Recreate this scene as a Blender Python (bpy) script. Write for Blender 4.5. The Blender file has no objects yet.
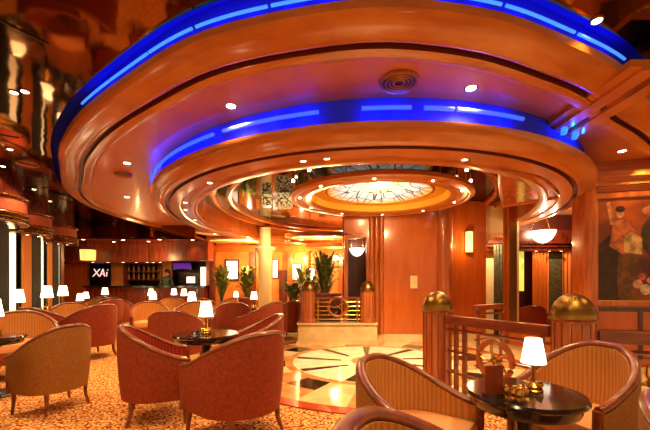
import bpy, math, random
from mathutils import Vector, Matrix
random.seed(7)
PI = math.pi
SC = bpy.context.scene
COL = SC.collection
F, HOR, EYE = 350.0, 284.0, 1.2

def GX(px, Y): return (px - 325.0) / F * Y
def GZ(py, Y): return EYE + (HOR - py) / F * Y

# ------------------------------------------------------------------ materials
def mat(name, col, rough=.5, metal=0, emit=None, es=0, coat=0, spec=.5):
    m = bpy.data.materials.new(name); m.use_nodes = True
    b = m.node_tree.nodes['Principled BSDF']
    b.inputs['Base Color'].default_value = (*col, 1)
    b.inputs['Roughness'].default_value = rough
    b.inputs['Metallic'].default_value = metal
    b.inputs['Coat Weight'].default_value = coat
    b.inputs['Coat Roughness'].default_value = .12
    b.inputs['Specular IOR Level'].default_value = spec
    if emit:
        b.inputs['Emission Color'].default_value = (*emit, 1)
        b.inputs['Emission Strength'].default_value = es
    return m

def NT(m): return m.node_tree.nodes, m.node_tree.links, m.node_tree.nodes['Principled BSDF']

def ramp(n, stops, interp='LINEAR'):
    r = n.new('ShaderNodeValToRGB'); r.color_ramp.interpolation = interp
    e = r.color_ramp.elements
    while len(e) < len(stops): e.new(.5)
    for el, (p, c) in zip(e, stops): el.position = p; el.color = (*c, 1)
    return r

def noise_mat(name, c1, c2, scale=(1, 1, 1), nscale=5, detail=4, rough=.5, coat=0, bump=0, lo=.35, hi=.65, metal=0, spec=.5):
    m = mat(name, c1, rough, metal, coat=coat, spec=spec); n, l, b = NT(m)
    tc = n.new('ShaderNodeTexCoord'); mp = n.new('ShaderNodeMapping'); mp.inputs['Scale'].default_value = scale
    nz = n.new('ShaderNodeTexNoise'); nz.inputs['Scale'].default_value = nscale; nz.inputs['Detail'].default_value = detail
    r = ramp(n, [(lo, c1), (hi, c2)])
    l.new(tc.outputs['Object'], mp.inputs[0]); l.new(mp.outputs[0], nz.inputs['Vector'])
    l.new(nz.outputs[0], r.inputs[0]); l.new(r.outputs[0], b.inputs['Base Color'])
    if bump:
        bp = n.new('ShaderNodeBump'); bp.inputs['Strength'].default_value = bump; bp.inputs['Distance'].default_value = .01
        l.new(nz.outputs[0], bp.inputs['Height']); l.new(bp.outputs[0], b.inputs['Normal'])
    return m

def ribbed(name, c1, c2, count=70, rough=.75):
    """upholstery with ribs running down the curved back"""
    m = mat(name, c1, rough); n, l, b = NT(m)
    tc = n.new('ShaderNodeTexCoord'); g = n.new('ShaderNodeTexGradient'); g.gradient_type = 'RADIAL'
    mu = n.new('ShaderNodeMath'); mu.operation = 'MULTIPLY'; mu.inputs[1].default_value = count * 2 * PI
    si = n.new('ShaderNodeMath'); si.operation = 'SINE'
    ad = n.new('ShaderNodeMath'); ad.operation = 'MULTIPLY_ADD'; ad.inputs[1].default_value = .5; ad.inputs[2].default_value = .5
    r = ramp(n, [(0, c2), (.7, c1)])
    l.new(tc.outputs['Object'], g.inputs[0]); l.new(g.outputs['Fac'], mu.inputs[0]); l.new(mu.outputs[0], si.inputs[0])
    l.new(si.outputs[0], ad.inputs[0]); l.new(ad.outputs[0], r.inputs[0]); l.new(r.outputs[0], b.inputs['Base Color'])
    bp = n.new('ShaderNodeBump'); bp.inputs['Strength'].default_value = .5; bp.inputs['Distance'].default_value = .006
    l.new(ad.outputs[0], bp.inputs['Height']); l.new(bp.outputs[0], b.inputs['Normal'])
    return m

def srgb(r, g, b):
    f = lambda c: ((c / 255 + .055) / 1.055) ** 2.4 if c > 10 else c / 255 / 12.92
    return (f(r), f(g), f(b))

M = {}
M['ringwood'] = noise_mat('ring wood', srgb(206, 122, 46), srgb(182, 98, 32), (1, 1, 8), 2.2, 5, .28, coat=.5)
M['ringdark'] = mat('ring groove', srgb(110, 42, 14), .4)
M['terracotta'] = mat('terracotta ceiling', srgb(200, 112, 52), .5, coat=.1)
M['redwood'] = noise_mat('red panel wood', srgb(200, 100, 32), srgb(186, 86, 24), (3, 3, .5), 2.5, 4, .25, coat=.6)
M['framewood'] = noise_mat('frame wood', srgb(190, 98, 34), srgb(150, 70, 22), (8, 8, .8), 3, 5, .3, coat=.5)
M['darkwood'] = noise_mat('mahogany', srgb(92, 34, 16), srgb(62, 20, 10), (6, 6, 1), 4, 4, .22, coat=.6)
M['railwood'] = noise_mat('rail wood', srgb(140, 62, 24), srgb(105, 42, 16), (1, 1, 6), 4, 4, .28, coat=.5)
M['barwood'] = noise_mat('bar front wood', srgb(140, 55, 22), srgb(95, 34, 14), (5, 5, 1), 2, 4, .35)
M['rimwood'] = noise_mat('chair rim wood', srgb(138, 66, 30), srgb(108, 46, 20), (4, 4, 4), 4, 3, .32, coat=.25)
M['brass'] = mat('brass', srgb(200, 150, 70), .25, 1)
M['oldbrass'] = noise_mat('brushed brass dome', srgb(160, 120, 58), srgb(118, 84, 36), (1, 1, 12), 3, 3, .36, metal=1)
M['black'] = mat('black gloss', (.008, .008, .009), .07, coat=1)
M['blackiron'] = mat('dark pedestal', (.01, .01, .01), .3)
M['shade'] = mat('lamp shade glowing', (.9, .8, .6), .6, emit=(1, .76, .42), es=7)
M['bowl'] = mat('glass bowl glowing', (.9, .9, .8), .4, emit=(1, .88, .66), es=2)
M['bulb'] = mat('downlight lamp', (.9, .9, .9), .4, emit=(1, .80, .55), es=12)
M['neon_c'] = mat('cyan neon', (.1, .3, .9), .4, emit=(.02, .24, 1), es=1.1)
M['neon_b'] = mat('blue neon', (.1, .2, .9), .4, emit=(.012, .12, 1), es=.8)
M['cove'] = mat('cove painted blue glow', (.04, .06, .75), .95, spec=0)  # blue neon glow put into the base colour of the cove
M['redf'] = noise_mat('rust red upholstery', srgb(152, 58, 18), srgb(128, 44, 12), (1, 1, 1), 40, 2, .7)
M['olivef'] = noise_mat('olive gold upholstery', srgb(165, 108, 42), srgb(140, 88, 32), (1, 1, 1), 60, 2, .7)
M['tanf'] = ribbed('tan ribbed upholstery', srgb(200, 136, 66), srgb(178, 114, 52), 64)
M['peachf'] = mat('peach seat fabric', srgb(222, 150, 92), .75)
M['redrib'] = ribbed('red ribbed upholstery', srgb(172, 52, 20), srgb(140, 36, 14), 60)
M['cream'] = noise_mat('cream marble', srgb(236, 205, 150), srgb(214, 172, 112), (1, 1, 1), 3, 6, .16, coat=.3)
M['tanmarble'] = noise_mat('tan marble', srgb(214, 150, 84), srgb(190, 118, 60), (1, 1, 1), 5, 6, .16, coat=.3)
M['whitemarble'] = noise_mat('white marble', srgb(245, 228, 190), srgb(228, 205, 160), (1, 1, 1), 4, 5, .15, coat=.3)
M['blackmarble'] = noise_mat('black marble', srgb(40, 34, 22), srgb(24, 20, 14), (1, 1, 1), 8, 4, .12)
M['redborder'] = mat('red stone border', srgb(170, 54, 18), .25)
M['goldwall'] = noise_mat('gold plaster', srgb(222, 146, 70), srgb(196, 116, 46), (1, 1, 1), 2, 3, .5)
M['creamwall'] = mat('cream wall', srgb(250, 222, 160), .6)
M['darkred'] = mat('dark red wall', srgb(60, 18, 12), .5)
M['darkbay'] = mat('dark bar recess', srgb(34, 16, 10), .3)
M['leaf'] = noise_mat('leaf green', srgb(60, 78, 26), srgb(120, 130, 50), (1, 1, 1), 9, 2, .5)
M['pot'] = mat('dark planter pot', srgb(70, 34, 18), .4)
M['curtain'] = mat('gold curtain', srgb(214, 128, 40), .6)
M['greencurtain'] = noise_mat('dark green drape', srgb(34, 38, 18), srgb(20, 22, 10), (30, 30, 1), 3, 2, .6)
M['greyshade'] = noise_mat('grey green blind', srgb(100, 104, 72), srgb(66, 68, 44), (1, 1, 1), 18, 4, .6)
M['daylight'] = mat('bright window strip', (.9, .85, .6), .5, emit=(1, .82, .42), es=1.8)
M['greenlight'] = mat('bright lime window', (.7, .8, .2), .5, emit=(.7, .72, .10), es=.7)
M['whitepanel'] = mat('backlit white panel', (.9, .9, .9), .5, emit=(1, .93, .82), es=1.2)
M['skin'] = mat('skin', srgb(200, 130, 90), .5)
M['shirt'] = mat('dark green jacket', srgb(36, 52, 40), .7)
M['hair'] = mat('dark hair', srgb(24, 14, 10), .5)
M['purple'] = mat('purple screen', (.1, .02, .3), .3, emit=(.22, .03, .6), es=.35)
M['signpink'] = mat('sign lettering glow', (.9, .6, .6), .4, emit=(1, .6, .55), es=1)
M['ventmetal'] = mat('bronze vent', srgb(178, 112, 66), .4, .5)
M['ventdark'] = mat('vent dark', srgb(70, 34, 24), .6)
M['glass'] = mat('window dark glass', srgb(20, 26, 18), .06)
M['yellowcove'] = mat('golden cove paint', srgb(250, 185, 60), .5)
M['sconce'] = mat('sconce glass', (.9, .8, .5), .4, emit=(1, .58, .12), es=.9)
M['goldglow'] = mat('glowing amber diffuser', (.9, .7, .3), .4, emit=(1, .55, .12), es=1.2)
M['crystal'] = noise_mat('crystal beads', srgb(236, 210, 140), srgb(90, 60, 24), (1, 1, 1), 26, 3, .15, lo=.45, hi=.55)
_n, _l, _b = NT(M['crystal']); _b.inputs['Emission Color'].default_value = (1, .85, .5, 1)
_r = [x for x in _n if x.type == 'VALTORGB'][0]; _l.new(_r.outputs[0], _b.inputs['Emission Color']); _b.inputs['Emission Strength'].default_value = .7

# bronze mirror ceiling with seams and slight waviness
def mirror_mat():
    m = noise_mat('bronze mirror', srgb(146, 96, 46), srgb(112, 68, 30), (1, 1, 1), .6, 2, .06, metal=1)
    n, l, b = NT(m)
    tc = n.new('ShaderNodeTexCoord')
    nz = n.new('ShaderNodeTexNoise'); nz.inputs['Scale'].default_value = 1.6; nz.inputs['Detail'].default_value = 2
    bp = n.new('ShaderNodeBump'); bp.inputs['Strength'].default_value = .12; bp.inputs['Distance'].default_value = .05
    l.new(tc.outputs['Object'], nz.inputs['Vector']); l.new(nz.outputs[0], bp.inputs['Height']); l.new(bp.outputs[0], b.inputs['Normal'])
    return m
M['mirror'] = mirror_mat()
M['seam'] = mat('mirror seam', srgb(40, 20, 8), .4)
M['darkmirror'] = mat('dark bronze mirror', srgb(70, 42, 22), .06, 1)

def carpet_mat():
    m = mat('patterned carpet', srgb(200, 120, 60), .95, spec=.1); n, l, b = NT(m)
    tc = n.new('ShaderNodeTexCoord')
    def vor(scale, feat):
        v = n.new('ShaderNodeTexVoronoi'); v.inputs['Scale'].default_value = scale; v.feature = feat
        v.voronoi_dimensions = '2D'; v.inputs['Randomness'].default_value = .55
        return v
    nz = n.new('ShaderNodeTexNoise'); nz.inputs['Scale'].default_value = 6; nz.inputs['Detail'].default_value = 2
    mix = n.new('ShaderNodeMix'); mix.data_type = 'VECTOR'; mix.inputs['Factor'].default_value = .06
    l.new(tc.outputs['Object'], nz.inputs['Vector']); l.new(tc.outputs['Object'], mix.inputs[4]); l.new(nz.outputs['Color'], mix.inputs[5])
    v = vor(8.5, 'F1'); l.new(mix.outputs[1], v.inputs['Vector'])
    mu = n.new('ShaderNodeMath'); mu.operation = 'MULTIPLY'; mu.inputs[1].default_value = 24
    si = n.new('ShaderNodeMath'); si.operation = 'SINE'
    l.new(v.outputs['Distance'], mu.inputs[0]); l.new(mu.outputs[0], si.inputs[0])
    n2 = n.new('ShaderNodeTexNoise'); n2.inputs['Scale'].default_value = 22; n2.inputs['Detail'].default_value = 3
    l.new(tc.outputs['Object'], n2.inputs['Vector'])
    ad = n.new('ShaderNodeMath'); ad.operation = 'MULTIPLY_ADD'; ad.inputs[1].default_value = .15
    l.new(si.outputs[0], ad.inputs[0]); l.new(n2.outputs[0], ad.inputs[2])
    r = ramp(n, [(.24, srgb(120, 30, 14)), (.38, srgb(168, 66, 32)), (.50, srgb(212, 138, 78)), (.68, srgb(240, 196, 124))])
    l.new(ad.outputs[0], r.inputs[0]); l.new(r.outputs[0], b.inputs['Base Color'])
    return m
M['carpet'] = carpet_mat()

def stained_mat():
    m = mat('stained glass', (.8, .7, .3), .2); n, l, b = NT(m)
    tc = n.new('ShaderNodeTexCoord')
    g = n.new('ShaderNodeTexGradient'); g.gradient_type = 'RADIAL'
    sx = n.new('ShaderNodeVectorMath'); sx.operation = 'LENGTH'
    l.new(tc.outputs['Object'], g.inputs[0]); l.new(tc.outputs['Object'], sx.inputs[0])
    rad = ramp(n, [(.0, (1, .62, .10)), (.22, (1, .85, .3)), (.40, (.78, .9, .6)), (.55, (.95, .95, .85)), (.72, (.5, .65, .7)), (.88, (1, .45, .1)), (1, (.5, .2, .05))])
    dv = n.new('ShaderNodeMath'); dv.operation = 'MULTIPLY'; dv.inputs[1].default_value = 1.05
    l.new(sx.outputs['Value'], dv.inputs[0]); l.new(dv.outputs[0], rad.inputs[0])
    mu = n.new('ShaderNodeMath'); mu.operation = 'MULTIPLY'; mu.inputs[1].default_value = 14
    fr = n.new('ShaderNodeMath'); fr.operation = 'FRACT'
    r2 = ramp(n, [(0, (0.02, .02, .01)), (.07, (1, 1, 1)), (.93, (1, 1, 1)), (1, (.02, .02, .01))])
    l.new(g.outputs['Fac'], mu.inputs[0]); l.new(mu.outputs[0], fr.inputs[0]); l.new(fr.outputs[0], r2.inputs[0])
    vo = n.new('ShaderNodeTexVoronoi'); vo.feature = 'DISTANCE_TO_EDGE'; vo.inputs['Scale'].default_value = 4.5
    l.new(tc.outputs['Object'], vo.inputs['Vector'])
    r3 = ramp(n, [(0.01, (.02, .02, .01)), (.05, (1, 1, 1))]); l.new(vo.outputs['Distance'], r3.inputs[0])
    mx = n.new('ShaderNodeMix'); mx.data_type = 'RGBA'; mx.blend_type = 'MULTIPLY'; mx.inputs[0].default_value = 1
    my = n.new('ShaderNodeMix'); my.data_type = 'RGBA'; my.blend_type = 'MULTIPLY'; my.inputs[0].default_value = 1
    l.new(rad.outputs[0], mx.inputs[6]); l.new(r2.outputs[0], mx.inputs[7])
    l.new(mx.outputs[2], my.inputs[6]); l.new(r3.outputs[0], my.inputs[7])
    l.new(my.outputs[2], b.inputs['Base Color']); l.new(my.outputs[2], b.inputs['Emission Color'])
    b.inputs['Emission Strength'].default_value = .8
    return m
M['stained'] = stained_mat()

# ------------------------------------------------------------------ mesh helpers
class MB:
    def __init__(s): s.v, s.f, s.m = [], [], []
    def add(s, vs, fs, mi=0):
        o = len(s.v); s.v += [tuple(v) for v in vs]
        for f in fs: s.f.append(tuple(i + o for i in f)); s.m.append(mi)
        return s
    def box(s, x0, y0, z0, x1, y1, z1, mi=0, rz=0, c=None):
        vs = [(x, y, z) for x in (x0, x1) for y in (y0, y1) for z in (z0, z1)]
        if rz:
            cx, cy = c or ((x0 + x1) / 2, (y0 + y1) / 2)
            ca, sa = math.cos(rz), math.sin(rz)
            vs = [(cx + (x - cx) * ca - (y - cy) * sa, cy + (x - cx) * sa + (y - cy) * ca, z) for x, y, z in vs]
        return s.add(vs, [(0, 1, 3, 2), (4, 6, 7, 5), (0, 4, 5, 1), (2, 3, 7, 6), (0, 2, 6, 4), (1, 5, 7, 3)], mi)
    def wallseg(s, p, q, z0, z1, t, mi=0):
        """upright slab from p to q (plan points), thickness t to the left of p->q"""
        p, q = Vector(p), Vector(q); d = (q - p).normalized(); nn = Vector((-d.y, d.x)) * t
        P = [p, q, q + nn, p + nn]
        vs = [(a.x, a.y, z) for z in (z0, z1) for a in P]
        return s.add(vs, [(3, 2, 1, 0), (4, 5, 6, 7), (0, 1, 5, 4), (1, 2, 6, 5), (2, 3, 7, 6), (3, 0, 4, 7)], mi)
    def lathe(s, prof, seg=24, c=(0, 0, 0), mi=0, sx=1, sy=1, closed=False):
        vs, fs = [], []
        n = len(prof)
        for k in range(seg):
            a = 2 * PI * k / seg
            for r, z in prof: vs.append((c[0] + r * sx * math.cos(a), c[1] + r * sy * math.sin(a), c[2] + z))
        for k in range(seg):
            k2 = (k + 1) % seg
            for i in range(n if closed else n - 1):
                j = (i + 1) % n
                fs.append((k * n + i, k2 * n + i, k2 * n + j, k * n + j))
        if not closed:
            if prof[0][0] > 1e-6: fs.append(tuple(k * n for k in range(seg))[::-1])
            if prof[-1][0] > 1e-6: fs.append(tuple(k * n + n - 1 for k in range(seg)))
        return s.add(vs, fs, mi)
    def tube(s, pts, r, seg=8, mi=0, closed=False, flat=1.0):
        pts = [Vector(p) for p in pts]; n = len(pts); vs, fs = [], []
        for i, p in enumerate(pts):
            a = pts[(i - 1) % n] if closed or i > 0 else p
            b = pts[(i + 1) % n] if closed or i < n - 1 else p
            d = (b - a).normalized()
            up = Vector((0, 0, 1)) if abs(d.z) < .95 else Vector((1, 0, 0))
            u = d.cross(up).normalized(); w = u.cross(d)
            rr = r[i] if isinstance(r, (list, tuple)) else r
            for k in range(seg):
                t = 2 * PI * k / seg
                vs.append(p + u * math.cos(t) * rr + w * math.sin(t) * rr * flat)
        for i in range(n if closed else n - 1):
            j = (i + 1) % n
            for k in range(seg):
                k2 = (k + 1) % seg
                fs.append((i * seg + k, i * seg + k2, j * seg + k2, j * seg + k))
        if not closed:
            fs.append(tuple(range(seg))[::-1]); fs.append(tuple((n - 1) * seg + k for k in range(seg)))
        return s.add(vs, fs, mi)
    def csweep(s, prof, seg=192, mis=None):
        n = len(prof); o = len(s.v)
        for k in range(seg):
            t = 2 * PI * k / seg
            for d, z in prof: x, y = ccurve(t, -d); s.v.append((x, y, z))
        for k in range(seg):
            k2 = (k + 1) % seg
            for i in range(n):
                j = (i + 1) % n
                s.f.append((o + k * n + i, o + k2 * n + i, o + k2 * n + j, o + k * n + j)); s.m.append(mis[i] if mis else 0)
        return s
    def esweep(s, prof, cx, cy, a, b, z0=0, seg=128, t0=0, t1=2 * PI, closed=True, mis=None, mi=0):
        """sweep a profile (inset d, z) round an ellipse"""
        full = abs(t1 - t0 - 2 * PI) < 1e-6; n = len(prof); cnt = seg if full else seg + 1
        o = len(s.v)
        for k in range(cnt):
            t = t0 + (t1 - t0) * k / seg
            for d, z in prof: s.v.append((cx + (a - d) * math.cos(t), cy + (b - d) * math.sin(t), z0 + z))
        for k in range(seg):
            k2 = (k + 1) % cnt
            for i in range(n if closed else n - 1):
                j = (i + 1) % n
                s.f.append((o + k * n + i, o + k2 * n + i, o + k2 * n + j, o + k * n + j)); s.m.append(mis[i] if mis else mi)
        if not full and closed:
            s.f.append(tuple(o + i for i in range(n))[::-1]); s.m.append(mi)
            s.f.append(tuple(o + (cnt - 1) * n + i for i in range(n))); s.m.append(mi)
        return s
    def build(s, name, mats, parent=None, smooth=True, loc=None):
        me = bpy.data.meshes.new(name); me.from_pydata(s.v, [], s.f)
        if not isinstance(mats, (list, tuple)): mats = [mats]
        for m in mats: me.materials.append(M[m] if isinstance(m, str) else m)
        for p, mi in zip(me.polygons, s.m): p.material_index = mi
        me.validate(); me.update()
        import bmesh
        bm = bmesh.new(); bm.from_mesh(me); bmesh.ops.recalc_face_normals(bm, faces=bm.faces); bm.to_mesh(me); bm.free()
        if smooth:
            for p in me.polygons: p.use_smooth = True
            me.set_sharp_from_angle(angle=math.radians(38))
        o = bpy.data.objects.new(name, me); COL.objects.link(o)
        if loc: o.location = loc
        if parent: o.parent = parent
        return o

def tag(o, label=None, cat=None, group=None, kind=None):
    if label: o['label'] = label
    if cat: o['category'] = cat
    if group: o['group'] = group
    if kind: o['kind'] = kind
    return o
def struct(o, label=None, cat=None): 
    return tag(o, label, cat, None, 'structure')
def thing(name, label, cat, loc=(0, 0, 0), rz=0, group=None, kind=None):
    o = bpy.data.objects.new(name, None); COL.objects.link(o); o.empty_display_size = .1
    o.location = loc; o.rotation_euler = (0, 0, rz)
    return tag(o, label, cat, group, kind)
def dup(src, loc, rz, label, group=None, scale=None, swap=None):
    def cp(o, par):
        c = o.copy(); COL.objects.link(c)
        if par: c.parent = par
        if swap and o.type == 'MESH':
            k = o.name.split('.')[0]
            if k in swap:
                c.data = swap[k]
        for ch in o.children: cp(ch, c)
        return c
    r = cp(src, None); r.location = loc; r.rotation_euler = (0, 0, rz); r['label'] = label
    if group: r['group'] = group
    if scale: r.scale = (scale,) * 3
    return r
LK = 2.0
def light(name, kind, loc, energy, col=(1, .66, .27), size=.1, target=None, spot=None, blend=.6, sx=None):
    energy *= LK
    d = bpy.data.lights.new(name, kind); d.energy = energy; d.color = col
    if kind == 'AREA':
        d.size = size
        if sx: d.shape = 'RECTANGLE'; d.size_y = sx
    else: d.shadow_soft_size = size
    if spot: d.spot_size = math.radians(spot); d.spot_blend = blend
    o = bpy.data.objects.new(name, d); COL.objects.link(o); o.location = loc
    if target is not None:
        o.rotation_euler = (Vector(target) - Vector(loc)).to_track_quat('-Z', 'Y').to_euler()
    return o

# ------------------------------------------------------------------ camera
cd = bpy.data.cameras.new('camera'); cam = bpy.data.objects.new('camera', cd); COL.objects.link(cam)
cam.location = (0, 0, EYE); cam.rotation_euler = (PI / 2, 0, 0)
cd.sensor_width = 36; cd.lens = 36 * F / 650; cd.shift_y = (HOR - 215) / 650; cd.clip_start = .05
SC.camera = cam

# ------------------------------------------------------------------ floor
fl = MB(); fl.box(-12, -1.5, -.1, 8, 15, 0); struct(fl.build('floor', 'carpet', smooth=False), 'red and gold patterned carpet floor', 'floor')
ms = MB()
poly = [(-.75, 5.2), (-1.1, 6.6), (-1.1, 8.6), (8, 8.6), (8, 2.7), (2.0, 2.52), (1.22, 3.72), (.75, 4.2)]
n_ = len(poly)
ms.add([(x, y, 0.0) for x, y in poly] + [(x, y, .008) for x, y in poly], [tuple(range(n_))[::-1], tuple(n_ + i for i in range(n_))] + [(i, (i + 1) % n_, n_ + (i + 1) % n_, n_ + i) for i in range(n_)])
struct(ms.build('floor_marble', 'cream', smooth=False), 'cream marble floor beyond the railing', 'floor')
# rosette: polar mosaic of marble
RC = (.75, 5.4); RR = 2.1
ro = MB(); S = 24
def sector(r0, r1, a0, a1, mi, z=.014, sub=3, skew=0):
    vs = []
    for k in range(sub + 1):
        t = a0 + (a1 - a0) * k / sub
        vs.append((RC[0] + r0 * math.cos(t), RC[1] + r0 * math.sin(t), z))
    for k in range(sub + 1):
        t = a1 - (a1 - a0) * k / sub + skew
        vs.append((RC[0] + r1 * math.cos(t), RC[1] + r1 * math.sin(t), z))
    ro.add(vs, [tuple(range(len(vs)))], mi)
for k in range(S):
    a0, a1 = 2 * PI * k / S, 2 * PI * (k + 1) / S
    sector(1.72, RR, a0, a1, 1 if k % 2 else 4)
    sector(1.36, 1.72, a0, a1, 3 if k % 3 == 0 else (0 if k % 3 == 1 else 1))
    sector(1.24, 1.36, a0, a1, 1)
    sector(.35, 1.24, a0, a1, 2)
for k in range(9):
    a = 2 * PI * (k + .3) / 9
    sector(.5, 1.22, a, a + .12, 3, z=.018, sub=2, skew=-.12)
sector(0, .35, 0, 2 * PI, 1, sub=32)
for k in range(S):
    a = 2 * PI * k / S
    sector(RR, RR + .16, a, a + 2 * PI / S, 5)
ro.lathe([(RR + .16, 0), (RR + .16, .014)], 96, (RC[0], RC[1], 0), 5)
ro.f = ro.f[:-2]; ro.m = ro.m[:-2]
struct(ro.build('floor_rosette', ['cream', 'tanmarble', 'whitemarble', 'blackmarble', 'cream', 'redborder'], smooth=False), 'round marble floor mosaic with black radial wedges and red border', 'floor mosaic')

# ------------------------------------------------------------------ ceiling rings
# measured outline of the outer ring's lip in plan; the far part is completed smoothly
CEN = (.45, 8.0)
_pl = []
for px, py in ((59, 167), (64, 136), (83.5, 110), (106, 91.6), (134, 73), (200, 35), (271, 16), (341.5, 4), (402, 0), (430, 3), (498, 13.5), (565, 37), (619.5, 64), (650, 96.5)):
    Y_ = 1.8 * F / (HOR - py); _pl.append((GX(px, Y_), Y_))
_pl += [(4.3, 4.15), (5.6, 5.2), (6.8, 6.7), (7.3, 8.5), (7.1, 10.5), (5.8, 12.6), (3.4, 13.9), (0, 14.3), (-2.4, 13.9), (-4.4, 12.4), (-5.3, 10.7), (-5.45, 9.2), (-5.28, 7.5), (-4.4, 5.8)]
_pol = sorted((math.atan2(y - CEN[1], x - CEN[0]) % (2 * PI), math.hypot(x - CEN[0], y - CEN[1])) for x, y in _pl)
def _rad(t):
    t %= 2 * PI; n = len(_pol)
    for i in range(n):
        a, ra = _pol[i]; b, rb_ = _pol[(i + 1) % n]
        if i == n - 1: b += 2 * PI
        tt = t if t >= a or i < n - 1 else t + 2 * PI
        if a <= tt <= b:
            return ra + (rb_ - ra) * (tt - a) / (b - a)
    a, ra = _pol[-1]; b, rb_ = _pol[0]; return ra + (rb_ - ra) * (t + 2 * PI - a) / (b + 2 * PI - a)
_tgt = list(_pol)
def _smooth():
    t = [_rad(2 * PI * k / 720) for k in range(720)]
    for _ in range(60): t = [(t[k - 1] + 2 * t[k] + t[(k + 1) % 720]) / 4 for k in range(720)]
    return t
_tab = _smooth()
for _ in range(6):
    _pol = [(a, r + (rt - _tab[int(a / (2 * PI) * 720) % 720])) for (a, r), (_a, rt) in zip(_pol, _tgt)]
    _tab = _smooth()
def ccurve(t, off=0):
    u = (t % (2 * PI)) / (2 * PI) * 720; k = int(u) % 720; f = u - int(u)
    r = _tab[k] * (1 - f) + _tab[(k + 1) % 720] * f + off
    return CEN[0] + r * math.cos(t), CEN[1] + r * math.sin(t)
CC = (.5, 8.02, 5.3, 5.8)       # outer ring: cx, cy, a, b at lip
CB = (.71, 7.87, 4.0, 4.71)     # middle ring
CA = (.9, 5.83, 1.49, 1.38)     # inner hanging ring
# wood ring trim 1
pC = [(0, 3.02), (.01, 2.97), (.05, 2.94), (.12, 2.922), (.19, 2.92), (.225, 2.90), (.245, 2.905), (.25, 2.95), (.30, 2.95), (.305, 2.90), (.36, 2.885), (.42, 2.895), (.44, 2.93), (.45, 3.02), (.18, 3.02), (.18, 3.25), (.08, 3.25), (.07, 3.02), (.03, 3.01)]
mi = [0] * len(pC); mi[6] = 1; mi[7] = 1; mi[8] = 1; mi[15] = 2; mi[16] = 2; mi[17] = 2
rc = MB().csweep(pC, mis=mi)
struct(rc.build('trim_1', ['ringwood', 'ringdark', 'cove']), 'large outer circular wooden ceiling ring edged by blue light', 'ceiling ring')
# terracotta ceiling between the rings
def epoint(e, t, d=0):
    if e == 'C': return ccurve(t, d)
    return (e[0] + (e[2] + d) * math.cos(t), e[1] + (e[3] + d) * math.sin(t))
def annulus(mb, e1, d1, e2, d2, z0, z1, seg=160, mi=0):
    o = len(mb.v)
    for k in range(seg):
        t = 2 * PI * k / seg
        for e, d, z in ((e1, d1, z0), (e2, d2, z0), (e2, d2, z1), (e1, d1, z1)):
            mb.v.append((*epoint(e, t, d), z))
    for k in range(seg):
        k2 = (k + 1) % seg
        for i in range(4):
            j = (i + 1) % 4
            mb.f.append((o + k * 4 + i, o + k2 * 4 + i, o + k2 * 4 + j, o + k * 4 + j)); mb.m.append(mi)
tc_ = MB(); annulus(tc_, 'C', -.42, CB, -.22, 2.96, 3.03)
struct(tc_.build('ceiling_terracotta', 'terracotta'), 'smooth terracotta ceiling between the two wooden rings', 'ceiling')
# middle ring trim 2
pB = [(0, 2.68), (.01, 2.63), (.05, 2.585), (.10, 2.575), (.12, 2.555), (.18, 2.535), (.22, 2.535), (.225, 2.575), (.28, 2.575), (.285, 2.53), (.44, 2.52), (.46, 2.55), (.58, 2.55), (.60, 2.52), (.68, 2.515), (.72, 2.54), (.72, 3.0), (.14, 3.0), (.14, 2.86), (.14, 2.68), (.05, 2.66)]
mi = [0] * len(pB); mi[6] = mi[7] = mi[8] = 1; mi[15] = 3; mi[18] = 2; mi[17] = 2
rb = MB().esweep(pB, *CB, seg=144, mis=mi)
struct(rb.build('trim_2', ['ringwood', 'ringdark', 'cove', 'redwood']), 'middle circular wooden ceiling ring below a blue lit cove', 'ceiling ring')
# recess ceiling within middle ring
rcs = MB(); rcs.lathe([(0, 2.95), (1, 2.95), (1, 3.0), (0, 3.0)], 96, (CB[0], CB[1], 0), 0, CB[2] - .7, CB[3] - .7)
for k, (r0, zz) in enumerate(((.93, 2.86), (.84, 2.9))):
    rcs.esweep([(0, zz), (.05, zz - .02), (.1, zz), (.1, 2.95), (0, 2.95)], CB[0], CB[1], (CB[2] - .7) * r0, (CB[3] - .7) * r0, seg=96, mi=1)
struct(rcs.build('ceiling_recess', ['darkmirror', 'redwood']), 'dark mirrored recess above the hanging ring', 'ceiling')
# outer bronze mirror ceiling with elliptical hole
mc = MB(); o = 0; seg = 128
inner = [ccurve(2 * PI * k / seg, .08) for k in range(seg)]
outer = []
for k in range(seg):
    t = 2 * PI * k / seg; dx, dy = math.cos(t), math.sin(t)
    bx0, bx1, by0, by1 = -12, 9.5, -1.5, 15
    s_ = min([((bx1 if dx > 0 else bx0) - CEN[0]) / dx if abs(dx) > 1e-9 else 1e9, ((by1 if dy > 0 else by0) - CEN[1]) / dy if abs(dy) > 1e-9 else 1e9])
    outer.append((CEN[0] + dx * s_, CEN[1] + dy * s_))
V = [(x, y, 3.12) for x, y in inner] + [(x, y, 3.12) for x, y in outer] + [(x, y, 3.26) for x, y in inner]
Fc, Mi = [], []
for k in range(seg):
    k2 = (k + 1) % seg
    Fc.append((k, k2, seg + k2, seg + k)); Mi.append(0)
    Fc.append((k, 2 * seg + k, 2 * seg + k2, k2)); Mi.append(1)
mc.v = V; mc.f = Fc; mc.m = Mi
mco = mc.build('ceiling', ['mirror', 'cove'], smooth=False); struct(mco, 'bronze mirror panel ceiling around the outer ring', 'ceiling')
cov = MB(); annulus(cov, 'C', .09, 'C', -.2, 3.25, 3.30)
struct(cov.build('ceiling_cove', 'cove'), 'cove top with the blue neon glow in its colour', 'ceiling')
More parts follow.
